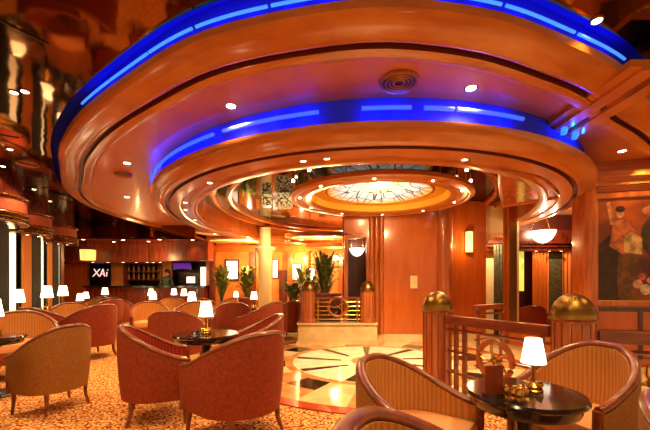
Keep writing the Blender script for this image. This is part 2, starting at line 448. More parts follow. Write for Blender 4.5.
# seams in the mirror ceiling
sm = MB()
def inside_ring(x, y):
    t = math.atan2(y - CEN[1], x - CEN[0]); q = ccurve(t, .16)
    return math.hypot(x - CEN[0], y - CEN[1]) < math.hypot(q[0] - CEN[0], q[1] - CEN[1])
def seam(p, q):
    n = 60; P = [Vector((*p, 0)).lerp(Vector((*q, 0)), i / n) for i in range(n + 1)]
    for a_, b_ in zip(P, P[1:]):
        if not inside_ring(a_.x, a_.y) and not inside_ring(b_.x, b_.y): sm.wallseg(a_.xy, b_.xy, 3.112, 3.119, .010)
for k in range(14):
    t = 2 * PI * (k + .35) / 14
    seam((CC[0] + 5.5 * math.cos(t), CC[1] + 6 * math.sin(t)), (CC[0] + 12 * math.cos(t), CC[1] + 12 * math.sin(t)))
pr = [(CC[0] + 6.6 * math.cos(2 * PI * (k + .35) / 14), CC[1] + 7.1 * math.sin(2 * PI * (k + .35) / 14)) for k in range(15)]
for a_, b_ in zip(pr, pr[1:]): seam(a_, b_)
struct(sm.build('ceiling_seam', 'seam', smooth=False), 'thin dark joints between the bronze mirror ceiling panels', 'ceiling joint')

# beam dividing the terracotta ceiling at right
bm_ = MB()
bm_.box(2.50, 2.75, 2.88, 2.64, 4.0, 2.965); bm_.box(2.64, 2.75, 2.93, 2.72, 4.0, 2.965, 1); bm_.box(2.72, 2.75, 2.87, 2.86, 4.0, 2.965); bm_.box(2.40, 2.75, 2.91, 2.50, 4.0, 2.965)
struct(bm_.build('trim_3', ['ringwood', 'ringdark'], smooth=False), 'straight grooved wooden beam joining the two ceiling rings', 'ceiling beam')
# wooden cheek the outer ring meets at the right wall (frieze over painting)
# ------------------------------------------------------------------ neon
BE = {'neon_c': .8, 'neon_b': 3.2}; BOFF = {'neon_c': -.05, 'neon_b': -.03}; BZ = {'neon_c': 3.04, 'neon_b': 2.79}
def arc_tube(e, d, z, t0, t1, r, m, label, group, n=24, name='neon_tube'):
    tm = (t0 + t1) / 2; c = Vector((*epoint(e, tm, d), z))
    pts = [Vector((*epoint(e, t0 + (t1 - t0) * k / n, d), z)) - c for k in range(n + 1)]
    L_ = sum((pts[i + 1] - pts[i]).length for i in range(n)); m_ = max(2, int(L_ / .28))
    for k in range(m_):
        q = epoint(e, t0 + (t1 - t0) * (k + .5) / m_, d + BOFF[m])
        light('blue neon light', 'POINT', (*q, BZ[m]), BE[m] * L_ / m_, (.0, .03, 1), 0)
    o = MB().tube(pts, r, 8).build(name, m, None, loc=c)
    tag(o, label, 'neon tube', group)
    return o
import itertools
# angle on ellipse for an image direction, near side
def ang_near(e, px):
    best = None
    for k in range(2000):
        t = PI + PI * k / 2000
        x, y = epoint(e, t)
        p = 325 + F * x / max(y, .1)
        if best is None or abs(p - px) < best[0]: best = (abs(p - px), t)
    return best[1]
outer_px = [(84, 112), (113, 149), (151, 194), (197, 268), (272, 345), (350, 428), (433, 500), (504, 572), (576, 622)]
lab = ['lowest at left', 'second up from the left end', 'third from the left end', 'fourth from the left end', 'at upper centre', 'right of upper centre', 'third from the right end', 'second from the right end', 'lowest at right']
for (p0, p1), w in zip(outer_px, lab):
    arc_tube('C', .02, 3.05, ang_near('C', p0), ang_near('C', p1), .011, 'neon_c', 'pale blue neon tube on the outer ceiling ring, ' + w, 'blue neon tubes round the outer ring')
inner_px = [(158, 212), (222, 318), (362, 412), (425, 455), (458, 525)]
for (p0, p1), w in zip(inner_px, ['leftmost', 'second from left', 'nearest the round vent', 'right of the round vent', 'rightmost']):
    arc_tube(CB, -.02, 2.805, ang_near(CB, p0), ang_near(CB, p1), .020, 'neon_b', 'deep blue neon tube above the middle ring, ' + w, 'blue neon tubes above the middle ring')
for x_, w in ((2.6, 'nearer the vent'), (2.8, 'nearer the painting')):
    o = MB().tube([(0, 0, 0), (.10, .16, 0)], .03, 8, flat=.4).build('neon_tube', 'neon_c', None, loc=(x_ - .15, 3.52 + (x_ - 2.5) * .6, 2.80))
    light('blue neon light', 'POINT', (x_ + .1, 3.75 + (x_ - 2.5) * .6, 2.83), 2.5, (0, .035, 1), 0)
    tag(o, 'short pale cyan neon tube at the foot of the ceiling beam, ' + w, 'neon tube', 'short tubes at the beam foot')
# hidden-in-cove blue run continuing out of sight on the right and far left of the middle ring

# ------------------------------------------------------------------ hanging inner ring with stained glass
hr = thing('ring_chandelier', 'round wooden hanging ceiling ring around a stained glass dome', 'chandelier', (CA[0], CA[1], 2.6))
pA = [(0, .05), (.0, .0), (.03, -.02), (.09, -.02), (.11, 0), (.20, 0), (.22, -.015), (.32, -.01), (.36, .02), (.36, .08), (.1, .10)]
MB().esweep(pA, 0, 0, CA[2], CA[3], seg=96).build('ring_frame', 'ringwood', hr)
MB().esweep([(.36, .02), (.40, .12), (.62, .17), (.62, .20), (.38, .16), (.34, .05)], 0, 0, CA[2], CA[3], seg=96).build('golden_cove', 'yellowcove', hr)
gd = MB().lathe([(0, .30), (.25, .29), (.5, .26), (.72, .21), (.86, .15), (.88, .14), (.88, .13), (.5, .235), (0, .27)], 64, (0, 0, 0), 0, 1, .9)
o = gd.build('stained_glass', 'stained', hr); tag(o, 'glowing stained glass dome')
gt = MB().esweep([(0, .15), (0, .12), (.04, .12), (.04, .16)], 0, 0, .90, .81, seg=64); gt.build('glass_rim', 'brass', hr)
for k in range(14):
    t = 2 * PI * (k + .5) / 14
    x, y = (CA[2] - .05) * math.cos(t), (CA[3] - .05) * math.sin(t)
    rd = MB().lathe([(.012, .05), (.012, .36)], 8, (x, y, 0)); ro_ = rd.build('hanging_rod', 'brass', hr)
    g = MB().lathe([(0, .20), (.02, .21), (.026, .23), (.02, .25), (0, .26)], 10, (x, y, 0)).build('globe', 'bulb', ro_)
for k in range(10):
    t = 2 * PI * (k + .2) / 10
    x, y = (CA[2] - .17) * math.cos(t), (CA[3] - .17) * math.sin(t)
    MB().lathe([(0, -.012), (.018, -.012), (.022, 0)], 10, (x, y, 0)).build('small_downlight', 'bulb', hr)
light('cove glow', 'POINT', (CA[0], CA[1], 2.72), 9, (1, .7, .25), 0)

# crystal columns within the recess
for px, Y, r, z0, w in ((267, 6.9, .10, 2.72, 'slimmer of the two'), (284, 6.7, .17, 2.66, 'wider of the two')):
    t = thing('crystal_pendant', 'beaded crystal ceiling pendant beside the hanging ring, ' + w, 'pendant light', (GX(px, Y), Y, z0))
    b_ = MB(); b_.lathe([(0, 0), (r * .9, 0), (r, .02), (r, .24), (r * .9, .26), (0, .26)], 20); b_.build('bead_drum', 'crystal', t)
    MB().lathe([(r * .5, .255), (r * .5, .295)], 16).build('ceiling_cap', 'brass', t)

# ------------------------------------------------------------------ downlights
dl0 = None
def downlight(x, y, z, label, group='downlights', r=.042, watt=0, ring=True):
    t = thing('downlight', label, 'ceiling light', (x, y, z), 0, group)
    MB().lathe([(r, .0), (r * 1.25, -.004), (r * 1.35, .002), (r * 1.3, .012), (r, .012)], 16, closed=True).build('trim_ring', 'brass', t)
    MB().lathe([(0, -.002), (r, -.002), (r, .01), (0, .01)], 16).build('lamp_lens', 'bulb', t)
    if watt: light('downlight beam', 'SPOT', (x, y, z - .03), watt, target=(x, y, 0), spot=125, blend=.8, size=.04)
    return t
def at_ceiling(px, py, Z): 
    Y = (Z - EYE) * F / (HOR - py); return GX(px, Y), Y
for px, py, w in ((231, 106, 'upper left of the middle ring'), (471, 88, 'right of the round vent'), (127, 163, 'above the small left vent'), (127, 197, 'lowest on the left side'), (622, 151, 'right of the ceiling beam')):
    x, y = at_ceiling(px, py, 2.96)
    downlight(x, y, 2.957, 'small bright downlight in the terracotta ceiling, ' + w, 'downlights in the terracotta ceiling', .045, 10 if px > 600 else 42)
for px, py, w in ((324, 156, 'near top centre'), (300, 160, 'just left of top centre'), (209, 184, 'upper left'), (191, 204, 'far left'), (475, 155, 'right of centre'), (553, 185, 'over the mirror frieze'), (255, 216, 'lower left'), (217, 221, 'lower far left')):
    x, y = at_ceiling(px, py, 2.545)
    t_ = math.atan2((y - CB[1]) / CB[3], (x - CB[0]) / CB[2])
    x, y = CB[0] + (CB[2] - .52) * math.cos(t_), CB[1] + (CB[3] - .52) * math.sin(t_)
    downlight(x, y, 2.548, 'tiny bright downlight set in the middle wooden ring, ' + w, 'downlights in the middle ring', .03, 22)
for px, py, w in ((14, 92, 'highest, at the left edge'), (25, 91, 'beside the highest one'), (10, 149, 'left edge above the first drum'), (3, 166, 'lowest at the left edge'), (19, 181, 'over the first window drum'), (34, 189, 'between the first two drums'), (50, 201, 'over the second drum'), (51, 215, 'behind the second drum'), (66, 227, 'over the third drum'), (597, 20, 'at upper right')):
    x, y = at_ceiling(px, py, 3.12)
    downlight(x, y, 3.112, 'bright downlight in the bronze mirror ceiling, ' + w, 'downlights in the mirror ceiling', .032, 12)

# vents
def vent(px, py, Z, r, label):
    x, y = at_ceiling(px, py, Z)
    t = thing('ceiling_vent', label, 'vent', (x, y, Z - .012))
    MB().lathe([(r * .82, -.008), (r * .95, -.02), (r, -.004), (r, .01), (r * .82, .01)], 40, closed=True).build('vent_ring', 'ventmetal', t)
    MB().lathe([(0, -.001), (r * .82, -.001), (r * .82, .01), (0, .01)], 32).build('backing', 'ventdark', t)
    for k, rr in enumerate((.22, .42, .62)):
        MB().lathe([(r * rr, -.01), (r * rr + .012, -.016), (r * rr + .02, -.002)], 32, closed=True).build('louvre', 'ventmetal', t)
vent(399, 81, 2.96, .17, 'large round bronze vent in the terracotta ceiling')
vent(123, 174, 2.96, .13, 'small round bronze vent low on the left ceiling')
vent(28, 163, 3.12, .16, 'round bronze vent in the mirror ceiling at far left')

# ------------------------------------------------------------------ wooden drum wall, centre
Yd = 7.35
pts = [(GX(368, Yd), Yd + .02), (GX(384, 7.25), 7.22), (GX(437, 7.15), 7.12), (GX(453, 7.2), 7.16), (GX(486, 7.45), 7.45)]
wd = MB()
for a_, b_ in zip(pts, pts[1:]): wd.wallseg(a_, b_, .1, 2.94, .25)
wd.wallseg(pts[-1], (pts[-1][0] + .5, pts[-1][1] + 1.4), .1, 2.94, .25)
struct(wd.build('wall_center', 'redwood', smooth=False), 'glossy red wooden wall under the hanging ring', 'wall')
bb = MB()
for a_, b_ in zip(pts, pts[1:]): bb.wallseg((a_[0], a_[1] - .03), (b_[0], b_[1] - .03), 0.008, .17, .3)
struct(bb.build('baseboard_center', 'cream', smooth=False), 'cream marble skirting under the red wooden wall', 'baseboard')
for i, (x0, x1, Y, w) in enumerate(((369, 384, 7.24, 'left edge'), (437, 453, 7.10, 'right part'))):
    pl = MB(); cx = GX((x0 + x1) / 2, Y); hw = (x1 - x0) / 2 * Y / F
    for k in range(3 if i == 0 else 1):
        if i == 0: pl.lathe([(hw / 3, .17), (hw / 3, 2.9)], 14, (cx + (k - 1) * hw * .66, Y, 0))
        else: pl.lathe([(hw, .17), (hw, 2.9)], 24, (cx, Y + .02, 0))
    struct(pl.build('trim_%d' % (4 + i), 'framewood'), 'rounded wooden pilaster at the %s of the red wall' % w, 'pilaster')
def plate(px, py, Y, w, h, label, name, cat, m, back='brass', depth=.04):
    t = thing(name, label, cat, (GX(px, Y), Y, GZ(py, Y)))
    b_ = MB().box(-w / 2 - .012, -.004, -h / 2 - .012, w / 2 + .012, .02, h / 2 + .012); b_.build('back_plate', back, t, False)
    b_ = MB(); n = 10
    pr = [(w / 2 * math.cos(PI * k / n), -.004 - depth * math.sin(PI * k / n)) for k in range(n + 1)]
    vs = [(x, y, z) for z in (-h / 2, h / 2) for x, y in pr]; m_ = n + 1
    b_.add(vs, [(i, i + 1, m_ + i + 1, m_ + i) for i in range(n)] + [tuple(range(m_)), tuple(range(m_, 2 * m_))[::-1], (0, n, m_ + n, m_)])
    b_.build('glass_shade', m, t)
    return t
plate(469, 242, 7.24, .15, .42, 'glowing amber wall sconce on the red panel right of the pilaster', 'wall_sconce', 'wall light', 'sconce', depth=.07)
light('sconce glow', 'POINT', (GX(469, 7.0), 6.95, 2.0), 5, (1, .6, .25), 0)
t = thing('wall_sign', 'small cream notice plate on the red wooden wall', 'sign', (GX(414, 7.12), 7.135, GZ(282, 7.12)))
MB().box(-.07, -.012, -.13, .07, .008, .13).build('sign_plate', 'creamwall', t, False)
MB().box(-.05, -.016, -.03, .05, -.012, .10).build('notice_panel', 'whitemarble', t, False)

# mirror-like doorway left of drum with bowl light
dw = thing('doorway', 'narrow wooden framed doorway left of the red wall', 'doorway', (GX(357, 7.3), 7.3, 0))
def doorframe(par, x0, x1, zt, zb, slope, t=.08, d=.14, m='framewood', name='door_frame'):
    b_ = MB(); b_.box(x0 - t, -d / 2, zb, x0, d / 2, zt + t); b_.box(x1, -d / 2, zb, x1 + t, d / 2, zt + t + slope)
    vs = [(x0, -d / 2, zt), (x1, -d / 2, zt + slope), (x1, d / 2, zt + slope), (x0, d / 2, zt)]
    b_.add(vs + [(x, y, z + t) for x, y, z in vs], [(0, 1, 2, 3), (4, 7, 6, 5), (0, 4, 5, 1), (1, 5, 6, 2), (2, 6, 7, 3), (3, 7, 4, 0)])
    return b_.build(name, m, par, False)
doorframe(dw, -.19, .19, 2.13, .43, .04)
b_ = MB().box(-.27, -.05, 2.25, .27, .1, 2.95); b_.build('over_panel', 'redwood', dw, False)
b_ = MB().box(-.27, .60, 0, .27, .65, 2.9); o = b_.build('dark_wall', 'darkred', dw, False)
def bowl_light(px, py, Y, w, label, top=2.9):
    r = w / 2; z = GZ(py, Y)
    t = thing('bowl_pendant', label, 'pendant light', (GX(px, Y), Y, z))
    MB().lathe([(0, -r * .95), (r * .3, -r * .9), (r * .65, -r * .65), (r * .9, -r * .25), (r, .1 * r), (r * .96, .12 * r), (.8 * r, -.1 * r), (0, -.2 * r)], 28).build('glass_bowl', 'bowl', t)
    MB().lathe([(r, .08 * r), (r * 1.04, .12 * r), (r * 1.0, .18 * r), (r * .94, .12 * r)], 28, closed=True).build('bowl_rim', 'brass', t)
    for k in range(3):
        a = 2 * PI * k / 3 + .4
        MB().tube([(r * .95 * math.cos(a), r * .95 * math.sin(a), .1 * r), (0, 0, top - z)], .006, 6).build('suspension_rod', 'brass', t)
    MB().lathe([(0, -r * 1.15), (r * .08, -r * 1.05), (r * .06, -r * .95), (0, -r * .93)], 10).build('finial', 'brass', t)
    light('bowl glow', 'POINT', (GX(px, Y), Y, z + .05), 6, (1, .7, .4), 0)
bowl_light(357, 249, 7.6, .34, 'small white glass bowl pendant in the narrow doorway')

# bright opening right of drum
Yo = 8.3
wo = MB(); wo.box(GX(470, Yo), Yo + .2, 0, GX(513, Yo), Yo + .3, 2.9)
struct(wo.build('wall_hall', 'creamwall', smooth=False), 'bright cream wall seen through the arched opening', 'wall')
ar = MB(); n = 14
x0, x1 = GX(484, 7.7), GX(512, 7.7); zc = 1.95
prev = None
for k in range(n + 1):
    t = PI * k / n; x = (x0 + x1) / 2 - (x1 - x0) / 2 * math.cos(t); z = zc + .3 * math.sin(t)
    cur = (x, z)
    if prev: ar.add([(prev[0], 7.6, prev[1]), (cur[0], 7.6, cur[1]), (cur[0], 7.6, 2.9), (prev[0], 7.6, 2.9), (prev[0], 7.75, prev[1]), (cur[0], 7.75, cur[1]), (cur[0], 7.75, 2.9), (prev[0], 7.75, 2.9)], [(0, 1, 2, 3), (7, 6, 5, 4), (0, 4, 5, 1), (3, 2, 6, 7)])
    prev = cur
ar.box(x0 - .08, 7.6, 0, x0, 7.75, 2.9); ar.box(x1, 7.6, 0, x1 + .1, 7.75, 2.9)
struct(ar.build('trim_6', 'creamwall', smooth=False), 'cream arched surround of the bright opening', 'arch')
light('hall lamp', 'POINT', (GX(490, 8.0), 7.95, 2.3), 26, (1, .82, .5), 0)
dc = MB()
for k in range(9): dc.lathe([(.028, 0), (.03, 2.1)], 8, (GX(495, 8.1) + k * .035, 8.1 + .015 * (k % 2), .01))
tag(dc.build('curtain', 'greyshade'), 'grey green curtain hanging inside the bright arched opening', 'curtain')

# ------------------------------------------------------------------ right-hand framed opening with frieze, alcove beyond
pL, pR = Vector((3.65, 7.1)), Vector((4.02, 5.58))
d_ = (pR - pL).normalized()
fr = MB()
fr.wallseg(pL, pL + d_ * .11, .0, 2.96, .16); fr.wallseg(pR - d_ * .02, pR + d_ * .12, 0, 2.96, .16)
# sloping-free head and sill
fr.wallseg(pL, pR, 2.76, 2.85, .16); fr.wallseg(pL, pR, .3, .39, .16); fr.wallseg(pL, pR, 0, .3, .12, 1)
fo = fr.build('window_1', ['framewood', 'redwood'], smooth=False); struct(fo, 'wooden framed interior window left of the painting', 'window')
bf = MB(); bf.wallseg(pL + d_ * .11, pR - d_ * .02, .38, .40, .19); bf.wallseg(pL + d_ * .105, pL + d_ * .13, .39, 2.76, .17); bf.wallseg(pR - d_ * .04, pR - d_ * .02, .39, 2.76, .17)
bf.build('brass_edging', 'brass', fo, False)
fz = MB(); fz.wallseg(pL - d_ * .05, pR + d_ * .12, 2.85, 3.0, .12)
struct(fz.build('wall_frieze', 'redwood', smooth=False), 'red wooden frieze above the interior window', 'wall')
sp_ = MB(); tri = [(2.02, 4.06), (2.75, 4.42), (3.52, 5.25), (3.60, 5.45), (3.08, 6.05), (2.55, 5.1)]
n_ = len(tri); sp_.add([(x, y, 2.545) for x, y in tri] + [(x, y, 2.60) for x, y in tri], [tuple(range(n_))[::-1], tuple(range(n_, 2 * n_))] + [(i, (i + 1) % n_, n_ + (i + 1) % n_, n_ + i) for i in range(n_)])
so_ = sp_.build('ceiling_panel', 'redwood', smooth=False); struct(so_, 'flat red wooden soffit panel beside the interior window', 'ceiling')
MB().tube([(x, y, 2.54) for x, y in tri], .022, 8, closed=True).build('panel_moulding', 'ringwood', so_)
# corner pillar and left jamb
pj = MB(); jx = GX(503, 7.1)
pj.box(jx, 7.04, 0, jx + .12, 7.1, 2.96)
struct(pj.build('trim_7', 'framewood', smooth=False), 'wooden jamb between the bright opening and the interior window', 'jamb')
pp = MB(); pp.box(3.88, 5.2, 0, 4.1, 5.5, 2.96); pp.lathe([(.10, 0), (.10, 2.96)], 20, (3.94, 5.2, 0))
struct(pp.build('trim_8', 'framewood', smooth=False), 'wooden corner pillar left of the painting', 'pillar')
# painting wall
qa, qb = Vector((3.88, 5.22)), Vector((6.8, 4.36))
pw = MB(); pw.wallseg(qa, qb, 0, 3.0, .12)
struct(pw.build('wall_right', 'redwood', smooth=False), 'red wooden wall that carries the large painting', 'wall')
wc = MB(); dq = (qb - qa).normalized(); nq = Vector((-dq.y, dq.x))
wc.wallseg(qa - nq * .02, qb - nq * .02, .80, .86, .03); wc.wallseg(qa - nq * .035, qb - nq * .035, .04, .14, .04); wc.wallseg(qa - nq * .015, qb - nq * .015, .50, .53, .02)
for k in range(4): 
    p_ = qa + dq * (.1 + k * .55) - nq * .02; wc.wallseg(p_, p_ + dq * .05, .14, .80, .03)
struct(wc.build('trim_9', 'darkwood', smooth=False), 'dark wainscot rails below the painting', 'wainscot')
cn = MB(); 
for off, z0, z1 in ((.05, 2.55, 2.62), (.12, 2.62, 2.72), (.20, 2.72, 2.80), (.09, 2.80, 2.97)):
    cn.wallseg(qa - nq * off - dq * .02, qb - nq * off, z0, z1, off)
struct(cn.build('trim_10', 'ringwood', smooth=False), 'stepped wooden cornice above the painting', 'cornice')
ps = qa + dq * .62 - nq * .38
light('picture light', 'SPOT', (ps.x, ps.y, 2.9), 30, target=(ps.x + .02, ps.y + .3, 1.6), spot=100, size=.03)
light('picture light', 'SPOT', (ps.x + .9, ps.y - .3, 2.9), 42, target=(ps.x + .9, ps.y + .1, 1.6), spot=100, size=.03)

# painting
pt = thing('framed_painting', 'large figurative painting of people in a gilt wooden frame', 'painting', ((qa + dq * .02).x, (qa + dq * .02).y, 1.2 - 1.2 * 1.3), math.atan2(dq.y, dq.x))
pt.scale = (1.3, 1.3, 1.3)
def pz(py): return 1.2 + (284 - py) / F * 3.93
PW, Z0, Z1 = 1.75, 1.01, 2.16
m = noise_mat('painting ground', srgb(176, 80, 30), srgb(70, 28, 14), (1, 1, 1), 1.9, 5, .35, lo=.38, hi=.62)
MB().box(.05, -.045, Z0, PW, -.005, Z1).build('canvas', m, pt, False)
fm = MB(); fm.box(0, -.07, Z0 - .05, .05, -.002, Z1 + .05); fm.box(PW, -.07, Z0 - .05, PW + .05, -.002, Z1 + .05); fm.box(.05, -.07, Z0 - .05, PW, -.002, Z0); fm.box(.05, -.07, Z1, PW, -.002, Z1 + .05)
fm.build('picture_frame', 'framewood', pt, False)
gi = MB(); gi.box(.05, -.06, Z0, .06, -.046, Z1); gi.box(PW - .01, -.06, Z0, PW, -.046, Z1); gi.box(.06, -.06, Z0, PW - .01, -.046, Z0 + .01); gi.box(.06, -.06, Z1 - .01, PW - .01, -.046, Z1)
gi.build('gilt_edge', 'brass', pt, False)
def blob(name, pts2, col, y=-.047, parent=pt):
    b_ = MB(); n = len(pts2)
    b_.add([(x, y, z) for x, z in pts2] + [(x, y + .002, z) for x, z in pts2], [tuple(range(n)), tuple(range(n, 2 * n))[::-1]] + [(i, (i + 1) % n, n + (i + 1) % n, n + i) for i in range(n)])
    return b_.build(name, noise_mat(name + ' paint', srgb(*col), srgb(*[int(c * .6) for c in col]), (1, 1, 1), 14, 4, .4), parent, False)
def oval(cx, cz, a, b, n=18, rot=0): return [(cx + a * math.cos(2 * PI * k / n) * math.cos(rot) - b * math.sin(2 * PI * k / n) * math.sin(rot), cz + a * math.cos(2 * PI * k / n) * math.sin(rot) + b * math.sin(2 * PI * k / n) * math.cos(rot)) for k in range(n)]
blob('painted_dusk', [(.06, 1.02), (.30, 1.02), (.32, 1.5), (.2, 1.75), (.06, 1.6)], (66, 26, 20), -.0462)
blob('painted_skirt', [(.28, 1.05), (.44, 1.05), (.46, 1.45), (.40, 1.65), (.30, 1.6), (.27, 1.3)], (126, 74, 26), -.0466)
blob('painted_dress', [(.20, 1.62), (.34, 1.52), (.46, 1.60), (.44, 1.78), (.34, 1.92), (.24, 1.90)], (206, 110, 66), -.047)
blob('painted_bodice', [(.34, 1.55), (.50, 1.52), (.50, 1.70), (.40, 1.78), (.33, 1.70)], (216, 168, 104), -.0474)
blob('painted_arm', [(.21, 1.86), (.17, 2.1), (.20, 2.12), (.26, 1.90), (.30, 1.84)], (214, 130, 80), -.0475)
blob('painted_face', oval(.30, 1.98, .035, .05), (222, 150, 100), -.0478)
blob('painted_hair', oval(.30, 2.03, .045, .035), (60, 28, 14), -.048)
blob('painted_tree', oval(.62, 1.72, .13, .22), (70, 46, 22), -.0472)
blob('painted_tree_trunk', [(.56, 1.2), (.68, 1.2), (.66, 1.6), (.58, 1.6)], (80, 48, 22), -.047)
blob('painted_crowd', oval(.62, 2.0, .12, .06), (206, 120, 84), -.0476)
blob('painted_flower', oval(.46, 1.20, .045, .05), (232, 170, 140), -.0480)
blob('painted_flower', oval(.53, 1.14, .05, .06), (238, 200, 170), -.0484)
blob('painted_flower', oval(.50, 1.28, .035, .04), (200, 90, 70), -.0488)
blob('painted_flower', oval(.58, 1.24, .04, .04), (222, 130, 110), -.0486)
blob('painted_figure', [(.95, 1.05), (1.2, 1.05), (1.15, 1.7), (1.0, 1.7)], (150, 70, 40), -.047)

# alcove
al = MB(); al.box(3.2, 8.6, 0, 8, 8.7, 2.9); al.box(7.4, 4.2, 0, 7.5, 8.6, 2.9)
struct(al.build('wall_alcove', 'darkred', smooth=False), 'dark red alcove wall behind the interior window', 'wall')
Ya = 8.5
wa = MB(); wa.box(GX(543, Ya), Ya - .02, .3, GX(565, Ya), Ya + .04, GZ(252, Ya))
struct(wa.build('window_2', 'greyshade', smooth=False), 'grey green blind between two gold curtains', 'window')
def gathered(name, x0, x1, z0, z1, Y, m, label, taper=0, group=None):
    b_ = MB(); n = 28; rows = 8; vs = []
    for layer in (0, .02):
        for r in range(rows + 1):
            f = r / rows; w = 1 - taper * math.sin(PI * min(1, f * 1.0)) if taper else 1
            for k in range(n + 1):
                u = k / n; x = x0 + (x1 - x0) * (u if taper <= 0 else u * w)
                vs.append((x, Y + layer + .025 * math.sin(u * 30), z1 + (z0 - z1) * f))
    N = (rows + 1) * (n + 1); fs = []
    for l_ in (0, 1):
        for r in range(rows):
            for k in range(n):
                a = l_ * N + r * (n + 1) + k; q = (a, a + 1, a + n + 2, a + n + 1); fs.append(q if l_ else q[::-1])
    for r in range(rows):
        a = r * (n + 1); fs.append((a, a + n + 1, N + a + n + 1, N + a)); a += n; fs.append((a, N + a, N + a + n + 1, a + n + 1))
    b_.add(vs, fs); return tag(b_.build(name, m), label, 'curtain', group)
gathered('curtain', GX(530, Ya), GX(545, Ya), .1, GZ(252, Ya), Ya - .12, 'curtain', 'gold curtain left of the grey blind in the alcove')
gathered('curtain', GX(576, Ya), GX(559, Ya), .1, GZ(252, Ya), Ya - .12, 'curtain', 'gold curtain right of the grey blind in the alcove')
wl = MB(); wl.box(GX(515, Ya), Ya + .0, GZ(291, Ya), GX(524, Ya), Ya + .05, GZ(252, Ya))
struct(wl.build('window_3', 'greenlight', smooth=False), 'bright lime green window strip in the alcove', 'window')
va = MB()
for k, (z0, z1, dd) in enumerate(((2.08, 2.16, .16), (2.16, 2.22, .22), (1.98, 2.04, .18), (2.22, 2.5, .12))): va.box(3.6, Ya - dd, z0, 8, Ya, z1)
struct(va.build('trim_11', 'darkwood', smooth=False), 'dark stepped pelmet over the alcove curtains', 'pelmet')
bowl_light(543, 232, 7.3, .49, 'large white glass bowl pendant seen through the interior window')
for px in (535, 548, 560):
    downlight(GX(px, 8.3), 8.25, 1.975, 'tiny downlight under the dark alcove pelmet', 'downlights under the alcove pelmet', .03)
light('added alcove fill', 'POINT', (5.2, 7.9, 2.45), 34, (1, .6, .32), 0)  # added near the gold curtains to lighten them, no fixture here

# ------------------------------------------------------------------ left wall: windows, drums
def LW(s):  # plan point along the left wall, s = Y
    return Vector((-5.9 - .378 * (s - 5.7), s))
lw = MB()
lw.wallseg(LW(3.0), LW(10.2), 0, .45, .1)
lw.wallseg(LW(3.0), LW(10.2), 2.45, 3.2, .1)
lw.wallseg(LW(10.2), (-10.2, 10.6), 0, 3.2, .1); lw.wallseg((-10.2, 10.6), (-10.2, 13.8), 0, 3.2, .1)
struct(lw.build('wall_left', 'barwood', smooth=False), 'dark wooden left wall around the tall windows', 'wall')
wi = 2
for i, (s0, s1, nm) in enumerate(((4.1, 6.95, 'nearest'), (7.45, 8.45, 'middle'), (8.85, 9.55, 'farthest'))):
    wi = 4 + i
    g_ = MB(); g_.wallseg(LW(s0), LW(s1), .45, 2.45, .06)
    wo_ = g_.build('window_%d' % wi, 'glass', smooth=False); struct(wo_, 'tall dark green window on the left wall, %s of three' % nm, 'window')
for i, (s, w, nm) in enumerate(((7.22, .13, 'nearest'), (8.60, .10, 'middle'), (9.66, .08, 'farthest'))):
    g_ = MB(); c_ = LW(s)
    a_, b2 = LW(s - w), LW(s + w)
    off = Vector((.03, 0))
    g_.wallseg(a_ + off, b2 + off, .35, 2.45, .02)
    struct(g_.build('window_%d' % (7 + i), 'daylight', smooth=False), 'bright narrow window strip beside the %s gold drape' % nm, 'window')
for s0, s1, m_, w in ((6.0, 6.9, 'greencurtain', 'dark green drape left of the nearest bright strip'), (7.50, 7.85, 'curtain', 'gold drape right of the nearest bright strip'), (7.90, 8.35, 'greencurtain', 'dark green drape left of the middle bright strip'), (8.82, 9.02, 'curtain', 'gold drape right of the middle bright strip'), (9.08, 9.45, 'greencurtain', 'dark green drape left of the farthest bright strip')):
    p_, q_ = LW(s0), LW(s1); L = (q_ - p_).length
    b_ = MB(); n = max(4, int(L / .06))
    for k in range(n):
        c_ = p_.lerp(q_, (k + .5) / n); b_.lathe([(L / n * .62, .02), (L / n * .55, 2.45)], 8, (c_.x + .10, c_.y, 0))
    tag(b_.build('curtain', m_), w, 'curtain')
for i, (c, w) in enumerate((((-5.95, 6.0), 'nearest'), ((-6.75, 7.6), 'middle'), ((-7.35, 9.25), 'farthest'))):
    r = .66
    b_ = MB()
    b_.lathe([(0, 2.24), (r * .9, 2.24), (r * 1.0, 2.25), (r * 1.03, 2.29), (r, 2.33), (r * .98, 2.35), (r * 1.03, 2.39), (r, 2.43), (r * .97, 2.45), (r * .97, 2.66), (r * 1.02, 2.68), (r * 1.02, 2.72), (r * .9, 2.74), (r * .9, 3.115), (0, 3.115)], 48, (c[0], c[1], 0))
    ob = b_.build('trim_%d' % (12 + i), 'darkwood'); struct(ob, 'rounded red wooden window drum with gold bands, %s of three' % w, 'window drum')
    g_ = MB()
    for zz in (2.27, 2.335, 2.41, 2.70):
        g_.lathe([(r * 1.02, zz - .012), (r * 1.045, zz), (r * 1.02, zz + .012), (r * .99, zz)], 48, (c[0], c[1], 0), closed=True)
    g_.build('gold_band', 'brass', ob)
    rr = MB().lathe([(r * .965, 2.45), (r * .985, 2.45), (r * .985, 2.66), (r * .965, 2.66)], 48, (c[0], c[1], 0), closed=True).build('red_band', 'redf', ob)
    for k in range(5):
        a = -1.9 + k * .5
        downlight(c[0] + r * .75 * math.cos(a), c[1] + r * .75 * math.sin(a), 2.238, 'tiny downlight under the %s window drum' % w, 'downlights under the %s window drum' % w, .025, 3 if k == 2 else 0)

